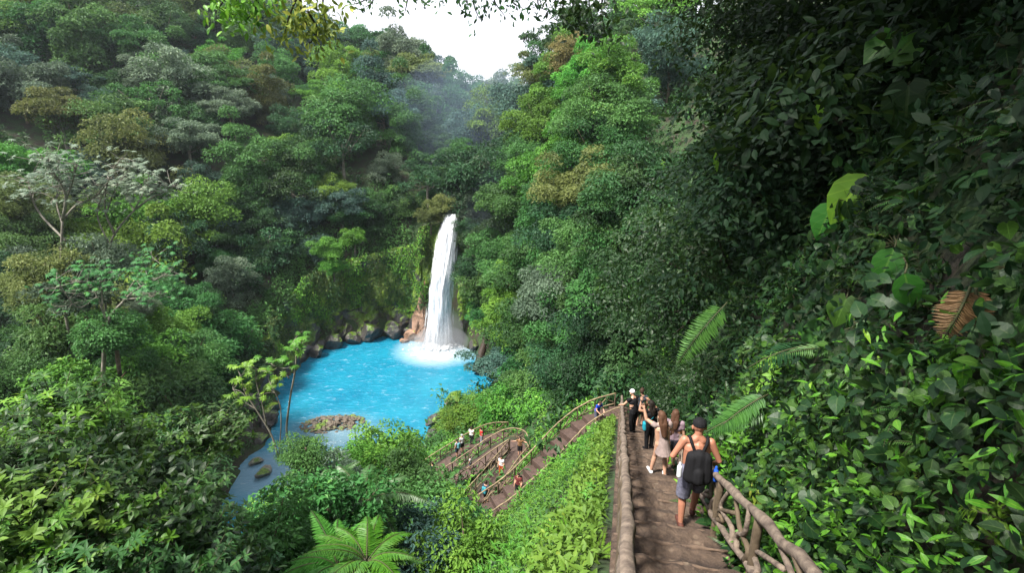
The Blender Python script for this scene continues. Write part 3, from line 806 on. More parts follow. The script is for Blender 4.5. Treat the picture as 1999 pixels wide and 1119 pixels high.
def Ry(a): return np.array(Matrix.Rotation(a, 3, 'Y'))
def person(loc, rz, H, label, skin=None, top=None, bottom=None, shoe=BLACK, hair=(.05, .03, .02), pose=None, dress=None, hat=None, long_hair=0, fine=True, sleeve=.5, leglen=.45, group=None, bust=0, trousers=False):
    """faces +Y before rz; pose: lean, side, turn, head (nod, turn), armL/armR (elbow, wrist from the shoulder), legL/legR (knee, ankle from the hip)"""
    p = dict(lean=0, side=0, head=(0, 0), armL=((-.06, .0, -.28), (-.04, .12, -.50)), armR=((.06, .0, -.28), (.04, .12, -.50)), legL=((0, .03, -.43), (0, -.02, -.84)), legR=((0, .06, -.43), (0, .06, -.84)))
    p.update(pose or {})
    skin = skin or SK; vx = .0085 if fine else .02
    e = empty('person', loc, rz, H / 1.75); tag(e, label, 'person', group)
    hip = np.array([0, 0, .92]); T = Rx(-p['lean']) @ Ry(p['side'])
    def tp(x, y, z): return hip + T @ (np.array([x, y, z]) - hip)
    b = []
    sh = {s: tp(s * .175, 0, 1.42) for s in (-1, 1)}; hp_ = {s: np.array([s * .09, 0, .92]) for s in (-1, 1)}
    b += [cap(tp(-.15, 0, 1.415), .05, tp(.15, 0, 1.415), .05), cap(tp(-.085, .0, 1.30), .098, tp(.085, 0, 1.30), .098), cap(tp(-.06, .005, 1.12), .092, tp(.06, .005, 1.12), .092),
          cap(tp(-.075, 0, .96), .098, tp(.075, 0, .96), .098), cap(tp(0, 0, .98), .11, tp(0, 0, 1.34), .115), cap(tp(-.05, -.01, 1.44), .06, tp(0, 0, 1.50), .055), cap(tp(.05, -.01, 1.44), .06, tp(0, 0, 1.50), .055)]
    for s in (-1, 1):
        b.append(cap(tp(s * .08, .01, .98), .09, tp(s * .10, .0, 1.32), .085))
        if bust: b.append(cap(tp(s * .07, .085, 1.27), .055))
    nk = tp(0, .005, 1.47); nod, trn = p['head']
    hR = T @ Rz(trn) @ Rx(-nod); hc = tp(0, .02, 1.625)
    def hd(x, y, z): return hc + hR @ np.array([x, y, z])
    b += [cap(nk, .056, hd(0, -.01, -.06), .054), cap(hd(0, -.012, .03), .088, hd(0, .005, -.0), .084), cap(hd(0, .02, -.03), .07, hd(0, .035, -.075), .045)]
    if fine:
        b += [cap(hd(0, .085, .0), .012, hd(0, .108, -.028), .016), cap(hd(-.086, -.005, .0), .018, hd(-.09, -.012, -.03), .012), cap(hd(.086, -.005, .0), .018, hd(.09, -.012, -.03), .012), cap(hd(-.03, .075, .02), .018, hd(.03, .075, .02), .018)]
    lim = {}
    for s, an, lg in ((-1, 'armL', 'legL'), (1, 'armR', 'legR')):
        el, wr = (sh[s] + T @ np.array(q, float) for q in p[an])
        kn, ak = (hp_[s] + np.array(q, float) for q in p[lg])
        lim[s] = (el, wr, kn, ak)
        b += [cap(sh[s], .058, sh[s] * .4 + el * .6, .046), cap(sh[s] * .5 + el * .5, .047, el, .039), cap(el, .04, el * .65 + wr * .35, .041), cap(el * .65 + wr * .35, .041, wr, .026)]
        b += [cap(hp_[s], .095, hp_[s] * .4 + kn * .6, .07), cap(hp_[s] * .5 + kn * .5, .073, kn, .055), cap(kn, .055, kn * .68 + ak * .32, .058), cap(kn * .68 + ak * .32, .058, ak, .036)]
        f = unit(np.array([0, 1, 0]) + (0.15 * s) * np.array([1, 0, 0]))
        ft = ak + [0, 0, -.03]
        b += [cap(ak, .036, ft - f * .02 + [0, 0, -.01], .036), cap(ft + [0, 0, -.005], .034, ft + f * .15 + [0, 0, -.02], .027)]
        # hand: palm, four fingers of unequal length, thumb from the side of the palm
        d = unit(wr - el); side_ = unit(np.cross(d, [0, 0, 1.0]) if abs(d[2]) < .9 else np.cross(d, [0, 1.0, 0])) ; n_ = np.cross(side_, d)
        if fine:
            pal = wr + d * .075
            b += [cap(wr, .025, pal + side_ * .018, .019), cap(wr, .025, pal - side_ * .018, .019), cap(wr + d * .04, .02, pal, .02)]
            for i_, (off, ln) in enumerate(((-.033, .062), (-.011, .076), (.011, .072), (.033, .055))):
                k0 = pal + side_ * off; k1 = k0 + d * ln * .55 - n_ * ln * .18; k2 = k1 + d * ln * .4 - n_ * ln * .4
                b += [cap(k0, .0095, k1, .009, 6), cap(k1, .009, k2, .008, 6)]
            t0 = wr + d * .025 + side_ * s * -.024; t1 = t0 + d * .035 + side_ * s * -.026 - n_ * .01
            b += [cap(t0, .013, t1, .011, 6), cap(t1, .0105, t1 + d * .03 + side_ * s * -.004 - n_ * .008, .009, 6)]
        else: b.append(cap(wr, .026, wr + d * .12, .02))
    link('body', solid(b, 'body', skin, vx, 3 if fine else 2), e)
    cv = .012 if fine else .024
    if fine:
        for s in (-1, 1):
            V_, P_ = cap(hd(s * .032, .079, .008), .0105); link('eye', make_mesh('eye', V_, P_, M_EYE, smooth=True), e)
        V_, P_ = cap(hd(-.02, .081, -.052), .006, hd(.02, .081, -.052), .006); link('mouth', make_mesh('mouth', V_, P_, M_MOUTH, smooth=True), e)
    for s in (-1, 1):
        el, wr, kn, ak = lim[s]
        f = unit(np.array([0, 1, 0]) + (0.15 * s) * np.array([1, 0, 0])); ft = ak + [0, 0, -.035]
        link('shoe', solid([cap(ft - f * .035, .047, ft + f * .06, .043), cap(ft + f * .06, .043, ft + f * .165 - [0, 0, .012], .036), cap(ak + [0, 0, -.01], .045, ft, .045)], 'shoe', cloth(shoe, .6), cv, 2), e)
    if top and not dress:
        q = [cap(tp(-.15, 0, 1.41), .062, tp(.15, 0, 1.41), .062), cap(tp(-.085, 0, 1.30), .114, tp(.085, 0, 1.30), .114), cap(tp(-.065, .005, 1.12), .112, tp(.065, .005, 1.12), .112), cap(tp(-.075, 0, 1.0), .118, tp(.075, 0, 1.0), .118),
             cap(tp(0, 0, 1.0), .125, tp(0, 0, 1.34), .125), cap(tp(-.05, 0, .93), .115, tp(-.05, 0, 1.1), .11, flat0=True), cap(tp(.05, 0, .93), .115, tp(.05, 0, 1.1), .11, flat0=True)]
        for s in (-1, 1):
            if bust: q.append(cap(tp(s * .07, .088, 1.27), .062))
            el = lim[s][0]
            if sleeve: q.append(cap(sh[s], .07, sh[s] + (el - sh[s]) * min(1, sleeve), .062 if sleeve < 1 else .055, flat1=True))
            if sleeve > 1: q.append(cap(el, .056, el + (lim[s][1] - el) * (sleeve - 1), .04, flat1=True))
        link('shirt', solid(q, 'shirt', cloth(top), cv, 2), e)
    if bottom and not dress:
        q = [cap(tp(-.075, 0, .97), .118, tp(.075, 0, .97), .118), cap(tp(-.06, 0, 1.04), .11, tp(.06, 0, 1.04), .11)]
        for s in (-1, 1):
            el, wr, kn, ak = lim[s]
            if trousers: q += [cap(hp_[s], .115, kn, .075), cap(kn, .075, kn + (ak - kn) * .93, .06, flat1=True)]
            else: q.append(cap(hp_[s], .118, hp_[s] + (kn - hp_[s]) * leglen * 2, .10, flat1=True))
        link('trousers' if trousers else 'shorts', solid(q, 'shorts', bottom if isinstance(bottom, bpy.types.Material) else cloth(bottom), cv, 2), e)
    if dress:
        P = np.array([tp(0, 0, 1.40), tp(0, 0, 1.30), tp(0, .005, 1.12), tp(0, 0, .98), hip + T @ np.array([0, -.01, -.12]) , hip + T @ np.array([0, -.02, -.26])])
        q = [tube(smooth_line(P, 4), np.interp(np.arange(21), [0, 4, 8, 12, 16, 20], [.10, .15, .14, .17, .20, .235]), 14, ell=.85), cap(tp(-.13, 0, 1.41), .06, tp(.13, 0, 1.41), .06)]
        for s in (-1, 1):
            q.append(cap(sh[s], .07, sh[s] + (lim[s][0] - sh[s]) * .35, .066, flat1=True))
        link('dress', solid(q, 'dress', cloth(dress), cv, 2), e)
    if not hat or long_hair:
        q = [cap(hd(0, -.018, .042), .094, hd(0, -.03, .0), .09), cap(hd(0, .03, .065), .068)]
        if long_hair:
            q += [cap(hd(-.04, -.05, 0), .062, tp(-.05, -.085, 1.47), .055), cap(hd(.04, -.05, 0), .062, tp(.05, -.085, 1.47), .055), cap(tp(-.045, -.095, 1.46), .055, tp(-.03, -.13, 1.46 - long_hair), .03), cap(tp(.045, -.095, 1.46), .055, tp(.035, -.13, 1.46 - long_hair * 1.1), .03), cap(tp(0, -.10, 1.46), .055, tp(0, -.14, 1.44 - long_hair), .035)]
        link('hair', solid(q, 'hair', cloth(hair, .6), cv, 2), e)
    if hat:
        q = [cap(hd(0, -.012, .042), .1, hd(0, -.01, .03), .102, flat1=True), cap(hd(-.035, .08, .035), .02, hd(-.02, .165, .022), .016), cap(hd(.035, .08, .035), .02, hd(.02, .165, .022), .016), cap(hd(0, .08, .038), .022, hd(0, .175, .024), .016)]
        link('cap', solid(q, 'cap', cloth(hat, .8), cv * .9, 2), e)
    return e, tp, lim
def worn(name, label, cat, e, parts, col, vx=.012, it=3, children=()):
    o = link(name, solid(parts, name, cloth(col, .75), vx, it)); o.location = e.location; o.rotation_euler = e.rotation_euler; o.scale = e.scale
    tag(o, label, cat)
    for nm, pp, c_ in children: link(nm, solid(pp, nm, cloth(c_, .75), vx, 2), o)
    return o
SROT = -math.atan2(SE[0], SE[1])        # facing down the steps
def on_stair(s, t):
    s = S0ST + (math.floor((s - S0ST) / RUN) + .66) * RUN; p = S(s, t); return (p[0], p[1], stair_z(math.floor((s - S0ST) / RUN) * RUN + S0ST + RUN * .5) + .03)
def backpack(e, tp, label, col, w=.15, z0=1.02, z1=1.40, dep=.09, strap=None, bottles=()):
    y = -.125 - dep
    pr = [cap(tp(-w * .55, y + .02, z0 + .06), dep, tp(-w * .5, y + .03, z1 - .06), dep * .85), cap(tp(w * .55, y + .02, z0 + .06), dep, tp(w * .5, y + .03, z1 - .06), dep * .85), cap(tp(0, y + .01, z0 + .05), dep * 1.1, tp(0, y + .03, z1 - .04), dep * .95), cap(tp(0, y - .05, z0 + .06), dep * .8, tp(0, y - .045, z0 + .17), dep * .75)]
    ch = []
    for s in (-1, 1):
        l = [tp(s * .045, -.135, z1 - .03), tp(s * .095, -.105, 1.43), tp(s * .12, -.02, 1.488), tp(s * .125, .085, 1.40), tp(s * .13, .12, 1.25), tp(s * .15, .06, 1.10), tp(s * .12, -.10, 1.04)]
        l = smooth_line(l, 4); ch.append(('strap', [tube(l, .024, 8)], strap or col))
    return worn('backpack', label, 'backpack', e, pr, col, children=ch)

# the man in the cap
L0 = on_stair(6.62, .98)
M_PLAID = simple_mat('grey checked cotton', (.20, .20, .27), .9, .5, 26, .2, spec=.1)
man, tp, lim = person(L0, SROT + .05, 1.80, 'shirtless sunburnt man in black cap and grey shorts walking down the steps with a backpack', SK_TAN, None, M_PLAID, (.10, .04, .03), hat=BLACK, leglen=.5,
    pose=dict(lean=.06, head=(.12, .04), armL=((-.14, -.02, -.26), (-.10, .20, -.38)), armR=((.13, -.01, -.27), (.15, .20, -.42)), legL=((-.02, .04, -.43), (-.02, -.05, -.84)), legR=((.02, .20, -.40), (.02, .30, -.88))))
backpack(man, tp, 'bulky black backpack on the bare back of the man in the cap', BLACK, w=.17, z0=.93, z1=1.34, dep=.10)
for s, col, lab in ((-1, (.75, .77, .82), 'white water bottle in the left side pocket of the black backpack'), (1, (.02, .10, .55), 'blue water bottle in the right side pocket of the black backpack')):
    bq = [cap(tp(s * .235, -.19, .97), .036, tp(s * .235, -.185, 1.10), .036), cap(tp(s * .235, -.185, 1.12), .02, tp(s * .235, -.185, 1.16), .018)]
    worn('water_bottle', lab, 'bottle', man, bq, col, .008, 2)
# girl in the pale dress
L1 = on_stair(9.6, .84)
girl, tp, lim = person(L1, SROT + .25, 1.60, 'young woman with long brown hair in a short beige dress raising her left arm', SK, dress=(.33, .255, .24), shoe=(.78, .78, .80), hair=(.10, .05, .03), long_hair=.27, 
    pose=dict(lean=.05, side=-.10, head=(.05, .15), armL=((-.17, .10, .12), (-.20, .14, .38)), armR=((.08, .05, -.27), (.10, .22, -.40)), legL=((-.03, .10, -.41), (-.10, .10, -.84)), legR=((.0, .02, -.43), (.0, -.10, -.82))))
worn('phone', 'small dark phone in the raised hand of the woman in the beige dress', 'phone', girl, [cap(lim[-1][1] + [-.03, .06, .06], .012, lim[-1][1] + [-.07, .10, .17], .012)], BLACK, .008, 1)
person(on_stair(10.7, 1.12), SROT - .1, 1.63, 'brown haired woman in a mauve top just in front of the beige dress', SK, (.28, .20, .24), (.05, .05, .07), hair=(.09, .045, .028), long_hair=.12, bust=1,
       pose=dict(head=(.05, -.1), armL=((-.06, .02, -.28), (-.05, .2, -.42)), legR=((0, .14, -.41), (0, .2, -.86))))
# woman taking a picture
L2 = on_stair(13.4, .80)
wom, tp, lim = person(L2, SROT + .35, 1.66, 'woman in black clothes holding a phone up in both hands', SK_B, BLACK, BLACK, hair=(.02, .015, .012), long_hair=.1, sleeve=.15, trousers=True, bust=1,
    pose=dict(side=-.06, head=(-.05, .1), armL=((-.12, .20, -.08), (-.02, .36, .14)), armR=((.08, .20, -.10), (-.10, .36, .13))))
worn('phone', 'phone held up by the woman in black on the steps', 'phone', wom, [cap((lim[-1][1] + lim[1][1]) / 2 + [-.05, .07, .09], .012, (lim[-1][1] + lim[1][1]) / 2 + [.06, .07, .09], .012)], (.05, .05, .06), .008, 1)
worn('shoulder_bag', 'turquoise bag hanging at the hip of the woman in black', 'bag', wom, [cap(tp(-.20, .0, .80), .065, tp(-.20, 0, .98), .055), cap(tp(-.20, .07, .80), .05, tp(-.20, .07, .98), .045)], (.02, .32, .42), children=[('strap', [tube(smooth_line([tp(-.19, .0, .98), tp(-.13, .10, 1.2), tp(.10, .03, 1.49), tp(.03, -.14, 1.3), tp(-.19, -.02, 1.0)], 4), .014, 6)], (.02, .2, .26))])
# white cap, leaning on the left railing
person(on_stair(17.0, .42), SROT + .75, 1.78, 'person in a white cap and black clothes leaning on the left railing', SK, BLACK, BLACK, hat=(.80, .80, .82), trousers=True, sleeve=.35,
       pose=dict(lean=.22, head=(.1, -.2), armL=((-.10, .20, -.20), (-.08, .42, -.28)), armR=((.02, .22, -.20), (-.04, .44, -.26))))
person(on_stair(19.6, .75), SROT - .05, 1.84, 'man in a dark blue grey shirt and black shorts farthest down the steep steps', SK, (.06, .075, .10), BLACK, hair=(.06, .035, .025), sleeve=.45, leglen=.42, pose=dict(legR=((0, .15, -.41), (0, .1, -.85))))
q = PB[8]
person((q[0] - .1, q[1] - .25, q[2] + .0), RD(-150), 1.68, 'youth in bright blue shirt leaning over a railing above the curving steps', SK, (.015, .06, .55), (.10, .11, .16), shoe=(.7, .7, .7), hair=(.05, .03, .02), sleeve=.5, leglen=.5,
       pose=dict(lean=.35, head=(.1, .2), armL=((-.08, .18, -.22), (-.02, .38, -.25)), armR=((.08, .18, -.22), (.02, .38, -.25))))

# small people on the lower paths
def low(u, v, z, face, H, label, top, bot, hair=(.04, .025, .02), hat=None, pack=None, trousers=False, **kw):
    p = at_z(u, v, z); xy = p[:2]
    best = min(((seg_dist(xy[None], l)[0][0], seg_dist(xy[None], l)[1][0]) for l in (PB, PC, PE, PD)))
    e, tp, lim = person((xy[0], xy[1], best[1] + .02), face, H, label, SK, top, bot, hair=hair, hat=hat, fine=False, trousers=trousers, **kw)
    if pack: worn('backpack', 'small %s backpack worn by the %s' % (pack[1], label.split(' on the')[0].split(' at the')[0]), 'backpack', e, [cap(tp(-.07, -.2, 1.05), .10, tp(-.07, -.19, 1.36), .085), cap(tp(.07, -.2, 1.05), .10, tp(.07, -.19, 1.36), .085)], pack[0], .02, 2)
low(1015, 893, 10.6, RD(170), 1.68, 'hiker in brown top and black shorts with arms out at the hairpin bend', (.20, .11, .05), BLACK, pose=dict(armL=((-.2, .02, -.12), (-.36, .08, -.10)), armR=((.2, .02, -.12), (.36, .08, -.10))))
low(979, 931, 11.0, RD(150), 1.66, 'hiker in white shirt and orange trousers on the climbing path', (.62, .60, .62), (.42, .08, .02), trousers=True)
low(949, 984, 11.6, RD(-30), 1.72, 'hiker in dark clothes with a teal pack at the bottom of the climbing path', (.04, .06, .09), BLACK, pack=((.05, .30, .38), 'teal'))
low(1012, 975, 13.4, RD(150), 1.68, 'hiker in dark red top on the curving steps', (.14, .03, .03), BLACK, pack=(BLACK, 'black'))
low(893, 892, 7.8, RD(60), 1.70, 'hiker in grey checked shirt on the lowest path', (.42, .42, .48), (.03, .04, .07), pack=((.12, .33, .38), 'pale teal'))
low(903, 884, 7.8, RD(40), 1.72, 'hiker in white checked shirt beside the checked grey one on the lowest path', (.66, .66, .70), BLACK, hat=(.5, .5, .5))
low(921, 869, 7.9, RD(-20), 1.72, 'hiker in white shirt standing at the pool side railing', (.74, .74, .74), (.03, .03, .035), trousers=True)
low(940, 868, 8.0, RD(-60), 1.68, 'hiker in red shirt and grey trousers at the far end of the lowest path', (.50, .03, .03), (.32, .33, .38), trousers=True, pose=dict(armL=((-.14, .1, -.2), (-.2, .25, -.1))))
low(846, 938, 7.5, RD(70), 1.70, 'hiker in black at the bushes on the left end of the lowest path', (.02, .03, .06), BLACK, trousers=True)
low(919, 918, 9.7, RD(60), 1.15, 'child in white on the narrow path below the hairpin bend', (.7, .7, .72), (.1, .1, .14))
# ------------------------------------------------------------------ bark and foliage materials
M_BARK = simple_mat('grey brown bark', (.16, .12, .085), .85, .6, 5, .6)
M_PALE = simple_mat('pale bark', (.27, .24, .20), .8, .4, 4, .4, col2=(.10, .10, .075))
M_DARKBARK = simple_mat('mossy dark bark', (.05, .045, .028), .9, .5, 6, .5)
G = {}
G['dark'] = leaf_mat('dark green leaves', (0.013, 0.046, 0.016), (0.04, 0.118, 0.036), (0.08, 0.19, 0.04), rough=.56, spec=.28, hue=.06)
G['mid'] = leaf_mat('mid green leaves', (0.027, 0.09, 0.022), (0.07, 0.195, 0.048), (0.14, 0.28, 0.05), rough=.56, spec=.28, hue=.06)
G['bright'] = leaf_mat('bright green leaves', (0.058, 0.17, 0.02), (0.135, 0.305, 0.04), (0.24, 0.38, 0.05), rough=.56, spec=.28, hue=.06)
G['blue'] = leaf_mat('bluish green leaves', (0.026, 0.066, 0.055), (0.07, 0.15, 0.115), (0.13, 0.22, 0.16), rough=.56, spec=.28, hue=.06)
G['grey'] = leaf_mat('grey green leaves', (0.055, 0.092, 0.058), (0.14, 0.2, 0.13), (0.23, 0.29, 0.19), rough=.56, spec=.28, hue=.06)
G['olive'] = leaf_mat('olive leaves', (0.06, 0.092, 0.025), (0.15, 0.19, 0.055), (0.25, 0.28, 0.08), rough=.56, spec=.28, hue=.06)
G['yellow'] = leaf_mat('yellow green leaves', (0.08, 0.15, 0.018), (0.19, 0.3, 0.04), (0.32, 0.39, 0.06), rough=.56, spec=.28, hue=.06)
G['orange'] = leaf_mat('rusty flowering leaves', (0.13, 0.1, 0.04), (0.28, 0.21, 0.09), (0.38, 0.28, 0.12), rough=.56, spec=.28, hue=.06)
G['pale'] = leaf_mat('silvery leaves', (0.09, 0.13, 0.085), (0.2, 0.26, 0.18), (0.32, 0.35, 0.27), rough=.56, spec=.28, hue=.06)
G['canopy'] = leaf_mat('dark canopy leaves', (.004, .014, .006), (.011, .033, .011), (.028, .07, .013), rough=.62, hue=.05, trans=.25, spec=.14)  # dark-leaved kind, toned down further to carry the upper bank's shade
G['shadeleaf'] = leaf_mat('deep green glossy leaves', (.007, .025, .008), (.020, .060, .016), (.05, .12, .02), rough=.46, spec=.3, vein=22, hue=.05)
G['wall'] = leaf_mat('wall shrub leaves', (.011, .044, .010), (.036, .108, .020), (.12, .24, .02), rough=.46, spec=.32, vein=26, hue=.05)
G['lime'] = leaf_mat('fresh lime leaves', (.045, .14, .012), (.11, .26, .02), (.22, .36, .03), rough=.46, spec=.32, vein=26, hue=.04)
G['brown'] = leaf_mat('dead brown frond', (.16, .085, .035), (.36, .22, .10), hue=.02, rough=.7, trans=.2)
G['fern'] = leaf_mat('fern green', (.025, .085, .018), (.06, .16, .03), (.11, .24, .03), hue=.03)
G['fresh'] = leaf_mat('fresh thin leaf', (.10, .30, .02), (.22, .46, .04), vein=30, trans=.55, hue=.0)  # fresh leaf colour raised to stand in for backlight on the shaded bank
G['bigleaf'] = leaf_mat('big leaf green', (.022, .085, .016), (.05, .16, .022), rough=.46, spec=.32, vein=34, trans=.35, hue=.04)

# ------------------------------------------------------------------ tree prototypes
def crown_mesh(name, seed, R, H, z0, ncl, lpc, ls, tpl=None, low=-.25, clr=(.17, .48), flat=.85, fill=.12, ragged=.45):
    r = np.random.default_rng(seed); mb = MB(); C = []
    for k in range(ncl):
        el = math.asin(r.uniform(low, 1)); az = k * 2.39996 + r.uniform(-.5, .5)
        f = r.uniform(.62, 1.0) * (1 + ragged * r.uniform(-1, 1))
        c_ = np.array([R * f * math.cos(el) * math.cos(az), R * f * math.cos(el) * math.sin(az), z0 + H * f * math.sin(el)])
        C.append(c_); rc = R * r.uniform(*clr); crnd = r.uniform(.05, .75)
        n = int(lpc * r.uniform(.7, 1.3))
        d = unit(r.normal(size=(n, 3))); d[:, 2] = np.where(d[:, 2] < -.35, -d[:, 2], d[:, 2])
        rad = rc * (.55 + .5 * r.uniform(size=n) ** .6)
        pos = c_ + d * rad[:, None] * [1, 1, flat]
        nrm = d * .8 + [0, 0, .55] + r.normal(size=(n, 3)) * .38
        ax = d * [1, 1, -.2] + r.normal(size=(n, 3)) * .6 + [0, 0, -.25]
        mb.add(*place(tpl or T_SMALL, pos, ax, nrm, ls * r.uniform(.6, 1.35, n), np.clip(crnd + r.uniform(-.2, .25, n), 0, 1)))
    n = int(ncl * lpc * fill)
    d = unit(r.normal(size=(n, 3))) * (r.uniform(size=n) ** .5)[:, None] * .8
    mb.add(*place(T_SMALL, d * [R, R, H * .8] + [0, 0, z0], r.normal(size=(n, 3)), r.normal(size=(n, 3)), ls * 1.3, r.uniform(0, .3, n)))
    return mb.mesh(name), C
def trunk_mesh(name, seed, C, H0, r0, mat, sprd=.5, nl=7):
    r = np.random.default_rng(seed); mb = MB()
    top = np.array([r.uniform(-.3, .3), r.uniform(-.3, .3), H0])
    l = smooth_line([[0, 0, -1.5], [r.uniform(-.15, .15), r.uniform(-.15, .15), H0 * .5], top, top + [0, 0, .8]], 4)
    mb.add(*tube(l, np.linspace(r0 * 1.25, r0 * .6, len(l)), 7, bump=.1, seed=seed))
    for k in r.permutation(len(C))[:nl]:
        c_ = C[k]; a = np.array([0, 0, H0 * r.uniform(.7, 1.0)])
        l = smooth_line([a, a * .55 + c_ * .45 + [0, 0, -.3], c_], 4)
        mb.add(*tube(l, np.linspace(r0 * .5, r0 * .12, len(l)), 5, bump=.1))
    return mb.mesh(name, mat, True)
TREE = {}
def proto(key, seed, R, H, ht, ncl, lpc, ls, bark=None, **kw):
    cm, C = crown_mesh('crown', seed, R, H, ht, ncl, lpc, ls, **kw)
    TREE[key] = (cm, trunk_mesh('trunk', seed, C, ht, R * .03 + .06, bark or M_BARK), R, ht + H)
    cm.materials.append(G['mid'])
# far kinds (seen at 80 m and more)
for k in range(4): proto(('round', k), 20 + k, 4.6, 4.2, 4.4, 36, 300, .39, low=-.55)
for k in range(3): proto(('umbrella', k), 30 + k, 5.2, 2.8, 6.4, 32, 290, .38, low=-.2, clr=(.2, .34), flat=.45, bark=M_PALE)
for k in range(3): proto(('tall', k), 40 + k, 3.4, 5.6, 5.4, 38, 280, .38, low=-.8, clr=(.3, .48))
for k in range(2): proto(('loose', k), 50 + k, 4.6, 3.8, 5.6, 28, 120, .40, low=-.4, clr=(.16, .28), fill=.02, bark=M_PALE)
# nearer kinds (30 to 60 m) with finer leaves
for k in range(3): proto(('nround', k), 60 + k, 4.2, 3.6, 5.2, 46, 420, .27, clr=(.2, .36))
for k in range(2): proto(('ntall', k), 70 + k, 3.2, 5.6, 5.6, 52, 380, .27, low=-.7, clr=(.24, .4))
for k in range(3): proto(('bush', k), 80 + k, 1.7, 1.35, 1.1, 34, 170, .19, low=-.5, clr=(.26, .45), fill=.2)

WORD = {'dark': 'dark green', 'mid': 'mid green', 'bright': 'bright green', 'blue': 'bluish green', 'grey': 'grey green', 'olive': 'olive', 'yellow': 'yellow green', 'orange': 'rusty orange', 'pale': 'silvery', 'lime': 'lime green', 'wall': 'green', 'shadeleaf': 'deep green', 'canopy': 'dark green'}
FORM = {'round': 'rounded tree', 'umbrella': 'flat-topped tree', 'tall': 'tall narrow tree', 'loose': 'thinly leaved tree', 'nround': 'dense rounded tree', 'ntall': 'dense upright tree', 'bush': 'bush'}
def zone(u, v):
    """where a tree of the far slopes stands, said by landmarks"""
    a = ('at the far left' if u < 120 else 'above the pale tree' if u < 330 else 'left of the rusty tree' if u < 520 else 'around the rusty tree' if u < 650 else 'between rusty tree and waterfall' if u < 800
         else 'straight above the waterfall' if u < 900 else 'in the valley behind the waterfall' if u < 1010 else 'right of the waterfall' if u < 1130 else 'behind the overhanging branches')
    h = 'ridge-top' if v < 110 else 'high' if v < 200 else 'mid-slope' if v < 300 else 'low-standing' if v < 400 else 'poolside'
    return h, a
NTREE = 0
TREES = []
def tree(key, x, y, col, sc=1.0, rz=None, label=None, group='trees on the far hillside', z=None, sz=1.0, cat='tree', name='broadleaf_tree', sink=0.3):
    cm, tm, R_, Ht = TREE[key]
    z = ground1(x, y) - sink if z is None else z
    e = empty(name, (x, y, z), random.uniform(0, 6.28) if rz is None else rz, (sc, sc, sc * sz))
    link('crown', cm, e, G[col]); link('trunk', tm, e)
    u, v, d = project((x, y, z + Ht * sc * sz * .7))
    tag(e, label or '%s %s %s %s' % (zone(u, v)[0], WORD[col], FORM[key[0]], zone(u, v)[1]), cat, group)
    TREES.append((e, u, v, key, col))
    return e
def poisson(n, region, mind, tries=30000, seed=1, maxn=9999):
    r = np.random.default_rng(seed); pts = []
    x0, x1, y0, y1 = region
    cell = {}
    for _ in range(tries):
        x, y = r.uniform(x0, x1), r.uniform(y0, y1)
        md = mind(x, y) if callable(mind) else mind
        if md is None: continue
        k = (int(x // 4), int(y // 4)); ok = True
        w = int(md // 4) + 1
        for i in range(-w, w + 1):
            for j in range(-w, w + 1):
                for q in cell.get((k[0] + i, k[1] + j), ()):
                    if (q[0] - x) ** 2 + (q[1] - y) ** 2 < md * md: ok = False; break
                if not ok: break
            if not ok: break
        if ok: cell.setdefault(k, []).append((x, y)); pts.append((x, y))
    return pts
def hill_region(x, y):
    if y < 45 and x > -42: return None
    if in_pool([[x, y]], 4.5)[0]: return None
    if abs(x + 10.5) < 2.0 and 74 < y < 95: return None
    if y < 75 and x > -48 and y > 40 and x < -20 and y < 68: return None
    if x > 0 and y < 72: return None
    u, v, d = project((x, y, ground1(x, y) + 7))
    if d < 5 or u < -260 or u > 1330: return None
    if y < 55 and x > -52: return None
    return 5.2 if y < 105 else 6.0
hp = poisson(0, (-175, 45, 30, 186), hill_region, 16000 if False else 24000, seed=5) if False else poisson(0, (-175, 45, 30, 186), hill_region, tries=9000, seed=5)
# keep what the camera can plausibly see: drop trees whose whole crown hides below nearer ground
_r = np.random.default_rng(77)
for (x, y) in sorted(hp, key=lambda q: q[1]):
    u, v, d = project((x, y, ground1(x, y) + 7))
    form = _r.choice(['round', 'round', 'round', 'umbrella', 'tall', 'tall', 'loose'])
    nm = {'round': 4, 'umbrella': 3, 'tall': 3, 'loose': 2}[form]
    if v < 240 and 760 < u < 1010: col = _r.choice(['olive', 'yellow', 'mid', 'blue', 'grey', 'mid', 'blue'])
    elif u > 980: col = _r.choice(['bright', 'mid', 'mid', 'mid', 'blue', 'dark'])
    elif v > 330: col = _r.choice(['dark', 'mid', 'blue', 'mid', 'dark', 'grey', 'bright'])
    elif u < 200: col = _r.choice(['blue', 'mid', 'blue', 'yellow', 'grey', 'dark', 'mid', 'olive'])
    else: col = _r.choice(['mid', 'grey', 'blue', 'dark', 'bright', 'mid', 'mid', 'olive', 'yellow', 'grey', 'blue', 'dark', 'mid'])
    sc = _r.choice([.6, .75, .9, 1.0, 1.15, 1.3]) * _r.uniform(.9, 1.1)
    tree((form, int(_r.integers(nm))), x, y, col, sc, sz=_r.uniform(.85, 1.25), sink=_r.uniform(.2, 1.6), name='broadleaf_tree' if form != 'umbrella' else 'umbrella_tree')
for (u, v, Y, key, sc, lab) in [(582, 240, 112, ('loose', 0), .95, 'rusty orange tree standing alone among green crowns halfway up the hillside'), (215, 95, 125, ('round', 2), .9, 'tawny orange crowned tree high on the left hillside'),
                              (350, 175, 118, ('round', 1), .9, 'tawny tree below the ridge left of the rusty tree')]:
    p = at_y(u, v, Y)
    tree(key, p[0], p[1], 'orange' if 'orange' in lab else 'olive', sc, label=lab, z=p[2] - TREE[key][3] * sc * .75)
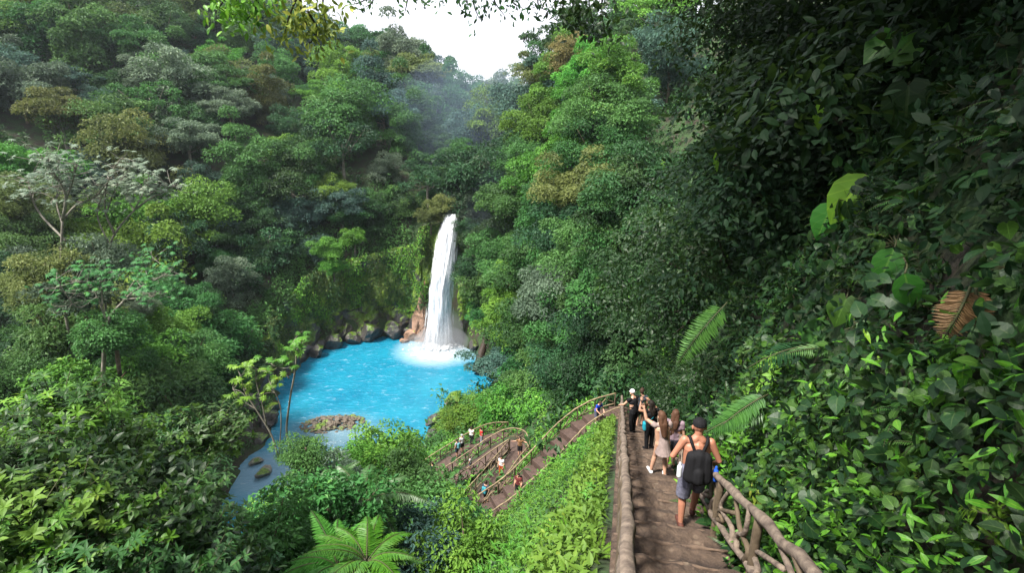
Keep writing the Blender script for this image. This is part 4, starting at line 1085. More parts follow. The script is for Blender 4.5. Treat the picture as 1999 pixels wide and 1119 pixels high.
# ------------------------------------------------------------------ plant prototypes
def stems_leaves(seed, n, L, leaf, tpl, up=.55, droop=.35, lv=9, tip=5, stemr=.006):
    r = np.random.default_rng(seed); mb = MB(); sb = MB()
    for k in range(n):
        az = k * 2.39996 + r.uniform(-.4, .4); el = math.asin(np.clip(up + r.uniform(-.45, .4), .02, .99))
        d = np.array([math.cos(az) * math.cos(el), math.sin(az) * math.cos(el), math.sin(el)])
        l = L * r.uniform(.55, 1.1)
        P = np.array([[0, 0, 0], d * l * .5, d * l + [0, 0, -droop * l * .3]])
        P = smooth_line(P, 5)
        sb.add(*tube(P, np.linspace(stemr * 1.4, stemr * .6, len(P)), 4, caps=False))
        m = lv
        f = np.sort(r.uniform(.3, .95, m)); idx = f * (len(P) - 1)
        pos = np.stack([np.interp(idx, np.arange(len(P)), P[:, c_]) for c_ in range(3)], 1)
        side_ = unit(np.cross(d, [0, 0, 1.0])) * np.where(np.arange(m) % 2, 1, -1)[:, None]
        ax = side_ + d * .6 + r.normal(size=(m, 3)) * .35 + [0, 0, .1]
        nr = np.array([0, 0, 1.0]) + d * .25 + r.normal(size=(m, 3)) * .3
        cr = r.uniform(.0, .7)
        mb.add(*place(tpl, pos, ax, nr, leaf * r.uniform(.65, 1.15, m), np.clip(cr + r.uniform(-.2, .25, m), 0, .85)))
        a = np.arange(tip) * 2 * math.pi / tip + r.uniform(0, 6)
        e1 = unit(np.cross(d, [0, 0, 1.0])); e2 = np.cross(e1, d)
        ax = np.outer(np.cos(a), e1) + np.outer(np.sin(a), e2) + d * .55 + r.normal(size=(tip, 3)) * .12
        mb.add(*place(tpl, np.repeat(P[-1:], tip, 0), ax, d + [0, 0, .6] + r.normal(size=(tip, 3)) * .1, leaf * r.uniform(.6, 1.1, tip), np.clip(cr + r.uniform(0, .35, tip), 0, 1)))
    return mb.mesh('foliage'), sb.mesh('stem', M_STEM, True)
M_STEM = simple_mat('green brown stem', (.07, .075, .03), .7, .4, 10)
def frond_parts(L, npair, wid, curve, seed, thin=.2):
    r = np.random.default_rng(seed); t = np.linspace(0, 1, 14)
    P = np.stack([np.zeros(14), L * (t - .12 * curve * t * t), L * (curve * .55 * t - curve * 1.05 * t * t)], 1)
    f = np.linspace(.1, .99, npair); idx = f * 13
    pos = np.stack([np.interp(idx, np.arange(14), P[:, c_]) for c_ in range(3)], 1)
    tan = unit(np.gradient(P, axis=0)); tt = unit(np.stack([np.interp(idx, np.arange(14), tan[:, c_]) for c_ in range(3)], 1))
    ln = wid * np.sin(np.pi * (f * .86 + .12)) ** .7 * (1 - .25 * f) 
    out = []
    for sg in (-1, 1):
        ax = np.array([sg, 0, 0]) + tt * .45 + [0, 0, -.18] + r.normal(size=(npair, 3)) * .06
        out.append((pos, ax, np.cross(tt, [1, 0, 0]) * -1 + [0, 0, .3], ln * r.uniform(.9, 1.05, npair)))
    return P, out
def fern_mesh(seed, nf, L, npair, wid, elev=(.5, 1.0), curve=(.5, .9), tpl=None, part=False):
    r = np.random.default_rng(seed); mb = MB(); sb = MB()
    tpl = tpl or T_diamond(.24, .02, .12)
    for k in range(nf):
        P, out = frond_parts(L * r.uniform(.75, 1.1), npair, wid * r.uniform(.85, 1.1), r.uniform(*curve), seed * 31 + k)
        az = k * 2 * math.pi / nf + r.uniform(-.3, .3); el = r.uniform(*elev)
        Rm = np.array(Matrix.Rotation(az, 3, 'Z') @ Matrix.Rotation(el, 3, 'X'))
        cr = r.uniform(.1, .7)
        for pos, ax, nr, ln in out: mb.add(*place(tpl, pos @ Rm.T, ax @ Rm.T, nr @ Rm.T, ln, np.clip(cr + r.uniform(-.15, .2, len(ln)), 0, 1)))
        sb.add(*tube(P @ Rm.T, np.linspace(L * .010, L * .003, len(P)), 4, caps=False))
    return mb.mesh('fronds'), sb.mesh('stem', M_STEM, True)
def bigleaf_mesh(seed, n, L, tpl, stalk=1.0):
    r = np.random.default_rng(seed); mb = MB(); sb = MB()
    for k in range(n):
        az = k * 2.39996 + r.uniform(-.4, .4); el = r.uniform(.5, 1.2); l = stalk * r.uniform(.5, 1.0)
        d = np.array([math.cos(az) * math.cos(el), math.sin(az) * math.cos(el), math.sin(el)])
        tipp = d * l
        P = smooth_line([[0, 0, 0], tipp * .5 + [0, 0, .08 * l], tipp], 5)
        sb.add(*tube(P, np.linspace(.012, .007, len(P)), 5, caps=False))
        ax = np.array([[math.cos(az), math.sin(az), -.55 + r.uniform(-.3, .2)]]); nr = np.array([[math.cos(az) * .7, math.sin(az) * .7, 1.0]]) + r.normal(size=(1, 3)) * .2
        mb.add(*place(tpl, tipp[None], ax, nr, L * r.uniform(.6, 1.1, 1), r.uniform(0, .9, 1)))
    return mb.mesh('foliage'), sb.mesh('stem', M_STEM, True)
PL = {}
for k in range(4): PL[('leafy_shrub', k)] = stems_leaves(100 + k, 15, .62, .15, T_ELL)
for k in range(3): PL[('lance_leaved_shrub', k)] = stems_leaves(110 + k, 13, .65, .20, T_LANCE, up=.6)
for k in range(3): PL[('fern', k)] = fern_mesh(120 + k, 9, .85, 26, .15)
for k in range(2): PL[('broad_leaved_plant', k)] = bigleaf_mesh(130 + k, 9, .34, T_HEART, .55)
for k in range(3): PL[('fine_leaved_shrub', k)] = stems_leaves(140 + k, 24, .6, .085, T_ELL, lv=16, tip=4)
for k in range(2): PL[('large_shrub', k)] = stems_leaves(150 + k, 38, 1.9, .24, T_ELL, up=.62, lv=20, tip=6, stemr=.014)
for k in range(2): PL[('large_lance_shrub', k)] = stems_leaves(155 + k, 34, 1.8, .30, T_LANCE, up=.7, lv=16, tip=7, stemr=.014)
for k in range(2): PL[('tree_fern', k)] = fern_mesh(160 + k, 15, 1.9, 40, .42, elev=(.15, .75), curve=(.5, .9))
for k in range(2): PL[('palm', k)] = fern_mesh(165 + k, 9, 1.5, 34, .42, elev=(.4, 1.1), curve=(.5, .8), tpl=T_diamond(.11, .02, .2))
for key, (a, b) in PL.items(): a.materials.append(G['fern'])
ADJ = {}
def plant(kind, k, pos, col, sc, up=None, spin=None, label=None, group=None, cat='plant'):
    fm, sm = PL[(kind, k)]
    nm = kind.replace('large_', '')
    o = link(nm, fm, mat=G[col]); link('stem', sm, o)
    q = Vector(up if up is not None else (0, 0, 1)).to_track_quat('Z', 'Y')
    from mathutils import Quaternion
    q = q @ Quaternion((0, 0, 1), random.uniform(0, 6.28) if spin is None else spin)
    o.rotation_mode = 'QUATERNION'; o.rotation_quaternion = q
    o.location = pos; o.scale = (sc, sc, sc)
    tag(o, label, cat, group)
    return o
def wall_words(u, v):
    h = 'high on' if v < 250 else 'halfway up' if v < 560 else 'low on' if v < 850 else 'at the foot of'
    a = 'the dark bank far down the steps' if u < 1330 else 'the dark bank beyond the man' if u < 1480 else 'the bank above the right railing' if u < 1680 else 'the bank below the ragged leaves' if u < 1850 else 'the bank at the right edge'
    return h + ' ' + a
PWORD = {'leafy_shrub': 'leafy shrub', 'lance_leaved_shrub': 'long-leaved shrub', 'fern': 'fern', 'broad_leaved_plant': 'heart-leaved plant', 'fine_leaved_shrub': 'fine leaved shrub',
         'large_shrub': 'tall leafy shrub', 'large_lance_shrub': 'tall long-leaved shrub', 'tree_fern': 'tree fern', 'palm': 'young palm'}
CWORD = dict(WORD, fern='green', bigleaf='green')

# ------------------------------------------------------------------ right bank: individual plants then a thick layer of undergrowth
r_ = np.random.default_rng(21)
wpts = []
cellw = {}
while len(wpts) < 298:
    s_, t_ = r_.uniform(.6, 27), r_.uniform(1.6, 4.2)
    p = S(s_, t_); z = ground1(*p)
    u, v, d = project((p[0], p[1], z))
    if d < .8 or u < 1180 or u > 2120 or v < -120 or v > 1220: continue
    q = np.array([p[0], p[1], z])
    md = .30 if d < 7 else .55
    if any(np.linalg.norm(q - w_) < md for w_ in wpts): 
        if r_.uniform() > .02: continue
    wpts.append(q)
for q in wpts:
    nr = gnormal([[q[0], q[1]]])[0]; u, v, d = project(q)
    kind = r_.choice(['leafy_shrub', 'leafy_shrub', 'lance_leaved_shrub', 'lance_leaved_shrub', 'fern', 'fern', 'broad_leaved_plant', 'broad_leaved_plant', 'broad_leaved_plant', 'fine_leaved_shrub'])
    k = int(r_.integers({'leafy_shrub': 4, 'lance_leaved_shrub': 3, 'fern': 3, 'broad_leaved_plant': 2, 'fine_leaved_shrub': 3}[kind]))
    low = (v > 700 and u > 1450)
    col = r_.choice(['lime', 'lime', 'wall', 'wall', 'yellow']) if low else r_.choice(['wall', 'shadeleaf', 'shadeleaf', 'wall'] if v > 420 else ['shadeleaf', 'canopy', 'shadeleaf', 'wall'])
    if kind == 'fern': col = 'fern'
    if kind == 'broad_leaved_plant' and col == 'yellow': col = 'lime'
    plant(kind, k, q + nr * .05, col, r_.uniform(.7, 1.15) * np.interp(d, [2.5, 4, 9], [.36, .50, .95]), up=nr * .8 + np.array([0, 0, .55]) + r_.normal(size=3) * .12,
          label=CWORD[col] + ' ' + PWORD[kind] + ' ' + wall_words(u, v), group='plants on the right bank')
def scatter(name, n, samp, mat, tpl, size, lift=(0, .3), seed=0, flatten=.6, parts=1, clump=None, cull=True):
    """ground cover: leaves spread over the terrain as one mass"""
    r = np.random.default_rng(seed); xy = samp(r, n)
    if clump:                         # gather into tufts
        m = max(1, len(xy) // clump); ctr = xy[:m]
        xy = ctr[r.integers(m, size=len(xy))] + r.normal(size=(len(xy), 2)) * .16 * max(1, size * 4)
    xy = xy[path_dist(xy) > (.05 if name == 'undergrowth' or seed == 19 else .6)]
    z = ground(xy); nr = gnormal(xy)
    pos = np.column_stack([xy, z])
    hn = np.array([mnoise.noise(Vector((x * .7, y * .7, seed))) for x, y in xy])
    pos = pos + nr * (r.uniform(lift[0], lift[1], len(xy)) * (1 + .9 * hn))[:, None]
    N_ = nr * flatten + [0, 0, .5] + r.normal(size=pos.shape) * .38
    ax = nr * .35 + r.normal(size=pos.shape) * .8 + [0, 0, -.1]
    rnd = np.clip(.4 + .5 * hn + r.uniform(-.3, .35, len(xy)), 0, 1)
    mb = MB(); mb.add(*place(tpl, pos, ax, N_, size * r.uniform(.55, 1.3, len(xy)), rnd))
    o = link(name, mb.mesh(name, mat)); tag(o, kind='stuff'); return o
def samp_wall(r, n):
    s_ = 27.5 * r.uniform(size=n) ** .8; t_ = r.uniform(1.4, 4.3, n) 
    return SX0 + s_[:, None] * SE + t_[:, None] * SN
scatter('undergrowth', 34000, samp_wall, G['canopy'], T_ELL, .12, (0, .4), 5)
def samp_wlow(r, n):
    s_ = r.uniform(1.5, 14, n); t_ = 1.4 + r.uniform(size=n) ** 1.2 * .7
    return SX0 + s_[:, None] * SE + t_[:, None] * SN
scatter('undergrowth', 3500, samp_wlow, G['lime'], T_ELL, .10, (.1, .5), 6, clump=12)

def samp_near(r, n):
    s_ = r.uniform(.5, 10, n); t_ = 1.45 + r.uniform(size=n) ** 1.2 * 1.1
    return SX0 + s_[:, None] * SE + t_[:, None] * SN
scatter('undergrowth', 7000, samp_near, G['wall'], T_ELL, .10, (0, .3), 16, clump=16)
scatter('undergrowth', 3000, samp_near, G['lime'], T_LANCE, .13, (.05, .4), 23, clump=14)
scatter('undergrowth', 2600, samp_near, G['bigleaf'], T_HEART, .10, (.05, .4), 24, clump=9)
scatter('undergrowth', 5000, samp_wall, G['shadeleaf'], T_HEART, .15, (.1, .5), 25, clump=9)
scatter('undergrowth', 6000, samp_near, G['shadeleaf'], T_BROAD, .11, (0, .3), 17)
# ------------------------------------------------------------------ bright ground cover between the steps and the lower path
def samp_slope(r, n):
    s_ = r.uniform(2.5, 29, n); t_ = -r.uniform(size=n) ** .9 * 8.5 - .15
    return SX0 + s_[:, None] * SE + t_[:, None] * SN
scatter('ground_cover', 75000, samp_slope, G['bright'], T_ELL, .10, (0, .34), 9, clump=7)
scatter('ground_cover', 8000, samp_slope, G['mid'], T_LANCE, .15, (.0, .42), 10, clump=9)
scatter('ground_cover', 8000, samp_slope, G['bright'], T_THIN, .20, (.1, .5), 26, clump=18)
scatter('ground_cover', 5000, samp_slope, G['dark'], T_BROAD, .12, (.05, .4), 27, clump=14)
def samp_rail(r, n):
    s_ = r.uniform(2.5, 27, n); t_ = -r.uniform(.25, 1.0, n)
    return SX0 + s_[:, None] * SE + t_[:, None] * SN
scatter('ground_cover', 9000, samp_rail, G['bright'], T_ELL, .13, (0, .3), 19)
def samp_low(r, n):
    p = np.column_stack([r.uniform(-14, 12, n), r.uniform(21, 58, n)])
    return p[~in_pool(p, .4)]
scatter('ground_cover', 42000, samp_low, G['bright'], T_SMALL, .26, (0, .5), 11, clump=8)
def samp_far(r, n):
    p = np.column_stack([r.uniform(-170, 45, n), 22 + 165 * r.uniform(size=n) ** 1.1])
    p = p[~in_pool(p, 1.2)]
    return p[~((np.abs(p[:, 0] + 10.5) < 1.6) & (p[:, 1] > 70) & (p[:, 1] < 100))]
scatter('undergrowth', 45000, samp_far, G['dark'], T_SMALL, .55, (0, 2.2), 12, clump=40)
scatter('undergrowth', 40000, samp_far, G['mid'], T_SMALL, .5, (.3, 2.8), 22, clump=60)
def samp_right(r, n):
    return np.column_stack([r.uniform(0, 34, n), r.uniform(30, 100, n)])
scatter('undergrowth', 40000, samp_right, G['mid'], T_SMALL, .34, (0, 1.2), 13, clump=25)
def samp_cliff(r, n):
    a = resample(np.column_stack([np.vstack([[at_z(440, 800, 0)[:2]], POOL[0:8]]), np.zeros(9)]), .2)
    p = a[r.integers(len(a), size=n), :2] + np.array([-.6, 1.0]) * r.uniform(2.2, 7, n)[:, None]
    return p
scatter('undergrowth', 16000, samp_cliff, G['mid'], T_SMALL, .42, (0, 1.0), 14, clump=25)
def samp_left(r, n):
    p = np.column_stack([r.uniform(-70, -2, n), r.uniform(3, 60, n)]); return p[~in_pool(p, .8)]
scatter('undergrowth', 50000, samp_left, G['mid'], T_SMALL, .34, (0, 1.4), 15, clump=22)

def drape(name, n, mat, size, zlo, zhi, seed, thr, tpl=T_SMALL):
    """plants clinging to the rock face"""
    r = np.random.default_rng(seed); V = CLIFFV[0]; V = V[(V[:, 2] > zlo) & (V[:, 2] < zhi)]
    nz = np.array([mnoise.fractal(Vector((p[0] * .25 + seed, p[1] * .25, p[2] * .10)), 1, 2, 3) for p in V]) + (V[:, 2] - 6) * .03
    V = V[(nz > thr) & (np.abs(V[:, 0] + 10.4) > 2.6)]
    P = V[r.integers(len(V), size=n)] + r.normal(size=(n, 3)) * .25 + np.array([.1, -.3, 0]) * r.uniform(.3, 2.4, n)[:, None]
    mb = MB(); mb.add(*place(tpl, P, r.normal(size=(n, 3)) * .6 + [.1, -.3, -.6], r.normal(size=(n, 3)) * .45 + [.1, -.7, .6], size * r.uniform(.5, 1.3, n), np.clip(r.normal(.5, .25, n), 0, 1)))
    tag(link(name, mb.mesh(name, mat)), kind='stuff')
drape('undergrowth', 6000, G['dark'], .42, 5.5, 19, 51, .0)
drape('undergrowth', 9000, G['olive'], .30, 3.0, 19, 52, .12)
drape('undergrowth', 8000, G['bright'], .34, 4.0, 19, 53, .18)
# ------------------------------------------------------------------ bushes and trees placed where the photo shows them
def at_hit(u, v, off=0.0): return hit(u, v, 1.5, off)
BUSHES = [  # u, v of the crown centre, Y distance, prototype, colour, scale, label
    (752, 893, 23, ('bush', 0), 'bright', 1.05, 'round bright green bush at the near edge of the pool'),
    (690, 925, 21, ('bush', 1), 'bright', .85, 'bright green bush left of the round bush by the pool'),
    (785, 935, 21, ('bush', 2), 'mid', .85, 'mid green bush below the lowest path'),
    (625, 945, 17, ('bush', 1), 'grey', .75, 'fine grey green bush in front of the pool outlet'),
    (590, 890, 16, ('bush', 0), 'mid', .45, 'small bush under the sapling by the pool outlet'),
    (830, 1035, 15.5, ('bush', 2), 'mid', 1.0, 'mid green bush in front of the railed paths'),
    (800, 1085, 12, ('bush', 0), 'blue', .8, 'dull bluish bush right of the tree fern'),
    (910, 1090, 12, ('bush', 1), 'bright', .8, 'mid green bush at the bottom of the green slope'),
    (620, 1040, 11, ('bush', 2), 'mid', .9, 'mid green bush left of the tree fern'),
    (600, 1020, 13, ('bush', 0), 'bright', .7, 'bright bush at the edge of the shallow outlet'),
    (510, 1100, 8.5, ('bush', 1), 'mid', .7, 'dark bush at the bottom left of the tree fern'),
    (902, 1030, 17, ('bush', 1), 'mid', .6, 'small bush hiding the lower end of the climbing path'),
    (815, 965, 22, ('bush', 0), 'bright', .7, 'small bush hiding the end of the narrow path'),
    (895, 825, 44, ('bush', 2), 'bright', 1.0, 'mossy green bush on the near shore boulder'),
    (945, 812, 44, ('bush', 1), 'bright', 1.2, 'low bright bush on the near shore above the lowest path'),
    (1000, 800, 42, ('bush', 0), 'bright', 1.6, 'bright sprawling bush above the hairpin bend'),
    (1060, 815, 37, ('bush', 2), 'bright', 1.3, 'bright low bush between the hairpin bend and the curving steps'),
    (1090, 845, 33, ('bush', 1), 'bright', .9, 'small bright bush beside the curving steps'),
    (1150, 800, 34, ('bush', 0), 'dark', 1.3, 'dark bush behind the top of the curving steps'),
]
for (u, v, Y, key, col, sc, lab) in BUSHES:
    p = at_y(u, v, Y); g_ = ground1(p[0], p[1])
    z = p[2] - 1.25 * sc
    tree(key, p[0], p[1], col, sc, label=lab, z=z, cat='bush', name='bush', group='bushes by the pool and paths')
# right slope: trees between the waterfall and the steps
RS = [(962, 470, 73, 'nround', 'dark', 1.0), (990, 500, 66, 'nround', 'mid', 1.0), (950, 560, 69, 'bush', 'mid', 2.0), (1000, 580, 62, 'ntall', 'bright', .9), (1050, 520, 58, 'nround', 'mid', 1.1),
      (1050, 690, 56, 'nround', 'mid', .9), (1060, 640, 50, 'nround', 'mid', 1.1), (1100, 580, 47, 'nround', 'grey', 1.05), (1150, 640, 41, 'nround', 'mid', .95), (1090, 720, 44, 'nround', 'mid', .9),
      (1170, 560, 42, 'ntall', 'mid', 1.0), (1190, 480, 40, 'nround', 'mid', 1.0), (1130, 460, 50, 'nround', 'dark', 1.1), (1070, 440, 58, 'ntall', 'mid', 1.1), (1010, 400, 68, 'nround', 'mid', 1.15),
      (950, 370, 78, 'ntall', 'grey', .9), (1080, 360, 64, 'nround', 'bright', 1.1), (1150, 370, 52, 'nround', 'olive', 1.1), (1210, 400, 44, 'ntall', 'mid', 1.0), (1030, 320, 76, 'nround', 'mid', 1.1),
      (1110, 290, 66, 'ntall', 'bright', 1.2), (1180, 300, 56, 'nround', 'mid', 1.1), (1060, 250, 80, 'nround', 'bright', 1.2), (1130, 210, 74, 'ntall', 'bright', 1.2), (1190, 220, 60, 'nround', 'mid', 1.15),
      (1090, 160, 84, 'ntall', 'bright', 1.3), (1150, 130, 74, 'ntall', 'bright', 1.1), (1060, 130, 92, 'round', 'olive', .9), (1200, 140, 62, 'ntall', 'bright', 1.1), (1110, 110, 82, 'round', 'orange', .7),
      (1210, 620, 36, 'nround', 'dark', .9), (1230, 540, 34, 'nround', 'mid', .9), (1200, 700, 35, 'nround', 'dark', .8), (1250, 460, 34, 'ntall', 'dark', .95), (1260, 660, 33, 'nround', 'dark', .8), (1140, 720, 38, 'nround', 'dark', .8),
      (1300, 560, 31, 'nround', 'dark', .9), (1290, 400, 34, 'nround', 'dark', 1.0), (1022, 640, 62, 'bush', 'bright', 1.8), (1040, 740, 48, 'bush', 'mid', 2.0), (1030, 755, 53, 'bush', 'mid', 1.6),
      (925, 520, 72, 'bush', 'dark', 1.6), (948, 610, 68, 'bush', 'mid', 1.4), (1000, 620, 58, 'bush', 'bright', 2.0), (1180, 760, 33, 'bush', 'dark', 1.6), (1240, 740, 31, 'bush', 'dark', 1.5), (1095, 770, 40, 'bush', 'dark', 1.8)]
for i, (u, v, Y, fm, col, sc) in enumerate(RS):
    p = at_y(u, v, Y); nm = {'nround': 3, 'ntall': 2, 'bush': 3, 'round': 4}[fm]; key = (fm, i % nm)
    z = p[2] - TREE[key][3] * sc * .68
    h = 'top of the' if v < 200 else 'upper' if v < 380 else 'middle' if v < 560 else 'lower' if v < 700 else 'foot of the'
    w_ = 'beside the waterfall' if u < 960 else 'right of the waterfall' if u < 1060 else 'above the lower path' if u < 1160 else 'behind the steps'
    tree(key, p[0], p[1], col, sc, z=z, label='%s %s on the %s right slope %s' % (WORD[col], FORM[fm], h, w_), group='trees on the right slope', name='bush' if fm == 'bush' else 'broadleaf_tree', cat='bush' if fm == 'bush' else 'tree')
r_ = np.random.default_rng(41); i = 0
for u0 in range(430, 850, 38):
    for v0, jit in ((395, 14), (440, 16), (485, 16), (525, 14)):
        u, v = u0 + r_.uniform(-16, 16), v0 + r_.uniform(-jit, jit)
        lim_ = np.interp(u, [430, 520, 650, 740, 800, 850], [575, 525, 480, 450, 430, 415])
        if v > lim_: continue
        q = hit(u, v); 
        fm = 'bush' if r_.uniform() < .7 or u > 790 else 'nround'; k = i % 3; i += 1
        sc = r_.uniform(1.5, 2.3) * (1 if u < 790 else .75) if fm == 'bush' else r_.uniform(.6, .85)
        col = r_.choice(['dark', 'dark', 'mid', 'mid', 'blue', 'bright'])
        tree((fm, k), q[0], q[1] - .6, col, sc, z=q[2] - (1.3 * sc if fm == 'bush' else 2.5 * sc), label='%s %s hanging over the cliff rim %s' % (WORD[col], FORM[fm], 'left of the mossy rock' if u < 560 else 'above the mossy rock' if u < 700 else 'near the waterfall'), group='bushes along the cliff rim', name='bush' if fm == 'bush' else 'broadleaf_tree', cat='bush' if fm == 'bush' else 'tree')
for (u, v, Y, sc, col) in [(640, 490, 75, 1.3, 'bright'), (690, 465, 76, 1.0, 'lime'), (650, 520, 74.5, .9, 'bright'), (860, 405, 77.5, 1.2, 'olive'), (840, 425, 77, 1.0, 'olive'), (905, 415, 77.5, 1.1, 'grey'), (915, 450, 75, 1.1, 'dark'), (885, 395, 80, 1.3, 'grey')]:
    p = at_y(u, v, Y)
    tree(('bush', i % 3), p[0], p[1], col, sc, z=p[2] - 1.2 * sc, label='%s bush %s' % (WORD[col], 'hanging bright against the dark cliff' if u < 700 else 'leaning over the lip of the waterfall, its %s side' % ('left' if u < 870 else 'right' if u > 890 else 'back')), group='bushes along the cliff rim', name='bush', cat='bush'); i += 1
# left bank: shrub mass under the pale trees, trees on the left
LS = [(60, 640, 44, 'nround', 'dark', .9), (120, 690, 40, 'nround', 'mid', .8), (290, 660, 46, 'nround', 'bright', .9), (350, 700, 44, 'nround', 'mid', .85), (400, 720, 46, 'bush', 'mid', 2.0), (300, 760, 36, 'bush', 'mid', 1.9),
      (220, 740, 36, 'nround', 'mid', .7), (60, 740, 34, 'nround', 'mid', .7), (150, 760, 33, 'bush', 'bright', 1.9), (430, 760, 46, 'bush', 'dark', 1.6), (360, 790, 36, 'bush', 'dark', 1.8), (20, 560, 52, 'nround', 'dark', 1.0),
      (130, 570, 52, 'ntall', 'dark', .9), (30, 480, 58, 'nround', 'mid', 1.0), (330, 600, 56, 'nround', 'mid', .9), (420, 650, 58, 'bush', 'mid', 2.4), (380, 610, 62, 'nround', 'dark', .8), (250, 560, 60, 'nround', 'dark', 1.0), (20, 400, 62, 'nround', 'olive', 1.1), (-20, 330, 66, 'nround', 'bright', 1.1),
      (470, 700, 60, 'bush', 'dark', 1.8), (260, 690, 40, 'bush', 'bright', 1.8), (110, 640, 37, 'bush', 'mid', 1.5), (190, 650, 39, 'bush', 'dark', 1.6), (160, 600, 40, 'bush', 'olive', 1.5), (90, 560, 41, 'nround', 'olive', .7), (230, 600, 44, 'nround', 'grey', .6), (105, 520, 35.2, 'bush', 'olive', 1.2), (190, 500, 37.2, 'bush', 'grey', 1.2), (150, 560, 35, 'bush', 'grey', 1.3), (210, 640, 32.4, 'bush', 'mid', 1.1)]
for i, (u, v, Y, fm, col, sc) in enumerate(LS):
    p = at_y(u, v, Y); nm = {'nround': 3, 'ntall': 2, 'bush': 3}[fm]; key = (fm, i % nm)
    z = p[2] - TREE[key][3] * sc * .68
    w_ = 'at far left behind the thicket' if u < 100 else 'below the pale branching tree' if u < 240 else 'between pale tree and pool' if u < 380 else 'beside the mossy cliff'
    h = 'upper' if v < 520 else 'middle' if v < 640 else 'lower' if v < 720 else 'lowest'
    tree(key, p[0], p[1], col, sc, z=z, label='%s %s on the %s left bank %s' % (WORD[col], FORM[fm], h, w_), group='trees and bushes on the left bank', name='bush' if fm == 'bush' else 'broadleaf_tree', cat='bush' if fm == 'bush' else 'tree')

# ------------------------------------------------------------------ shrubs in the left foreground
r_ = np.random.default_rng(31)
FG = []
for (u, v, Y) in [(30, 780, 6.5), (110, 780, 6.0), (160, 800, 6.8), (60, 860, 5.2), (150, 880, 5.6), (230, 850, 6.6), (300, 880, 6.8), (370, 850, 8.0), (385, 845, 8.6), (360, 915, 6.8), (330, 960, 5.6), 
                  (95, 745, 6.2), (150, 770, 6.4), (405, 800, 8.4), (330, 810, 8.2), (20, 950, 4.4), (110, 960, 4.6), (190, 990, 4.6), (370, 1030, 5.2), (400, 1085, 5.4), (60, 1060, 4.0), (160, 1090, 4.0), (260, 1110, 4.2), (350, 1110, 4.5), (450, 1130, 6.2), (370, 1010, 6.2),  (-30, 880, 5.0), (-20, 1040, 4.0),
                  (200, 830, 7.6), (320, 840, 8.4), (90, 910, 5.2)]:
    p = at_y(u, v, Y)
    kind = r_.choice(['large_shrub', 'large_shrub', 'large_lance_shrub']) if u > 160 or v > 880 else 'large_lance_shrub'
    col = r_.choice(['wall', 'wall', 'mid', 'bright', 'lime', 'wall', 'dark', 'dark'])
    sc = .44 if kind == 'large_shrub' else .40
    h = 'top' if v < 870 else 'middle' if v < 990 else 'bottom'
    w_ = 'near the left edge' if u < 100 else 'left of the dark gap' if u < 220 else 'below the pale tree' if u < 330 else 'by the pool outlet' if u < 440 else 'left of the tree fern'
    FG.append(plant(kind, int(r_.integers(2)), p - [0, 0, .9 * sc * 1.6], col, sc * r_.uniform(.9, 1.2), label='%s %s at the %s of the thicket %s' % (CWORD[col], PWORD[kind], h, w_), group='shrubs of the foreground thicket', cat='shrub'))
# thicket filler under them
def thick(name, n, box, mat, tpl, size, seed):
    r = np.random.default_rng(seed); P = []
    while sum(len(q) for q in P) < n:
        u = r.uniform(box[0], box[1], 4000); v = r.uniform(box[2], box[3], 4000); Y = r.uniform(box[4], box[5], 4000)
        q = np.array([at_y(a, b, c_) for a, b, c_ in zip(u, v, Y)])
        top = np.interp(u, [-150, 0, 150, 260, 400, 450, 500, 550, 590], [740, 760, 780, 850, 860, 940, 1020, 1090, 1160])
        P.append(q[(v > top + 25)])
    P = np.concatenate(P)[:n]
    mb = MB(); mb.add(*place(tpl, P, r.normal(size=P.shape) + [0, 0, -.2], r.normal(size=P.shape) * .5 + [0, -.2, 1], size * r.uniform(.6, 1.3, n), r.uniform(0, .7, n)))
    o = link(name, mb.mesh(name, mat)); tag(o, kind='stuff'); return o
thick('undergrowth', 5000, (-150, 620, 740, 1200, 4.6, 9.5), G['shadeleaf'], T_ELL, .12, 3)

# tree ferns and ferns in the lower middle
def tree_fern(u, v, Y, sc, lab, k=0, col='fern', lean=(0, 0, 1)):
    p = at_y(u, v, Y); o = plant('tree_fern', k, p, col, sc, up=lean, label=lab, cat='fern', group='tree ferns in the lower middle')
    g_ = ground1(p[0], p[1]); l = np.array([[0, 0, min(-.4, (g_ - p[2]) / sc)], [.05, .05, -.3], [0, 0, .05]])
    V_, P_ = tube(smooth_line(l, 4), .07, 7, bump=.12); link('trunk', make_mesh('trunk', V_, P_, M_DARKBARK, smooth=True), o)
tree_fern(715, 985, 12.5, 1.0, 'large tree fern seen from above in the lower middle')
tree_fern(660, 1110, 7.2, .62, 'fern with upright fronds at the bottom edge', 1, 'bright')
tree_fern(715, 1100, 7.0, .60, 'yellow green fern with upright fronds beside it at the bottom edge', 0, 'lime', (.1, .2, 1))
tree_fern(640, 960, 14.5, .7, 'small tree fern left of the large tree fern', 1)
for i, (u, v, col, sc) in enumerate([(1040, 1010, 'bright', .7), (960, 1060, 'fern', .8), (1020, 1090, 'lime', .7), (1110, 1060, 'lime', .6), (1160, 980, 'bright', .6), (1130, 920, 'lime', .6), (1170, 1090, 'lime', .5), (1080, 960, 'bright', .7), (1180, 900, 'fern', .5), (985, 1040, 'bright', .8), (1060, 1100, 'bright', .5)]):
    q = hit(u, v)
    kind = ['fern', 'leafy_shrub', 'lance_leaved_shrub'][i % 3]
    plant(kind, i % 3, q, col, sc * 1.2, up=(-.2, -.1, 1), label='%s %s on the bright slope %s' % (CWORD[col], PWORD[kind], 'beside the left railing' if u > 1120 else 'in the middle of the slope' if u > 1030 else 'below the curving steps'), group='plants on the bright slope')

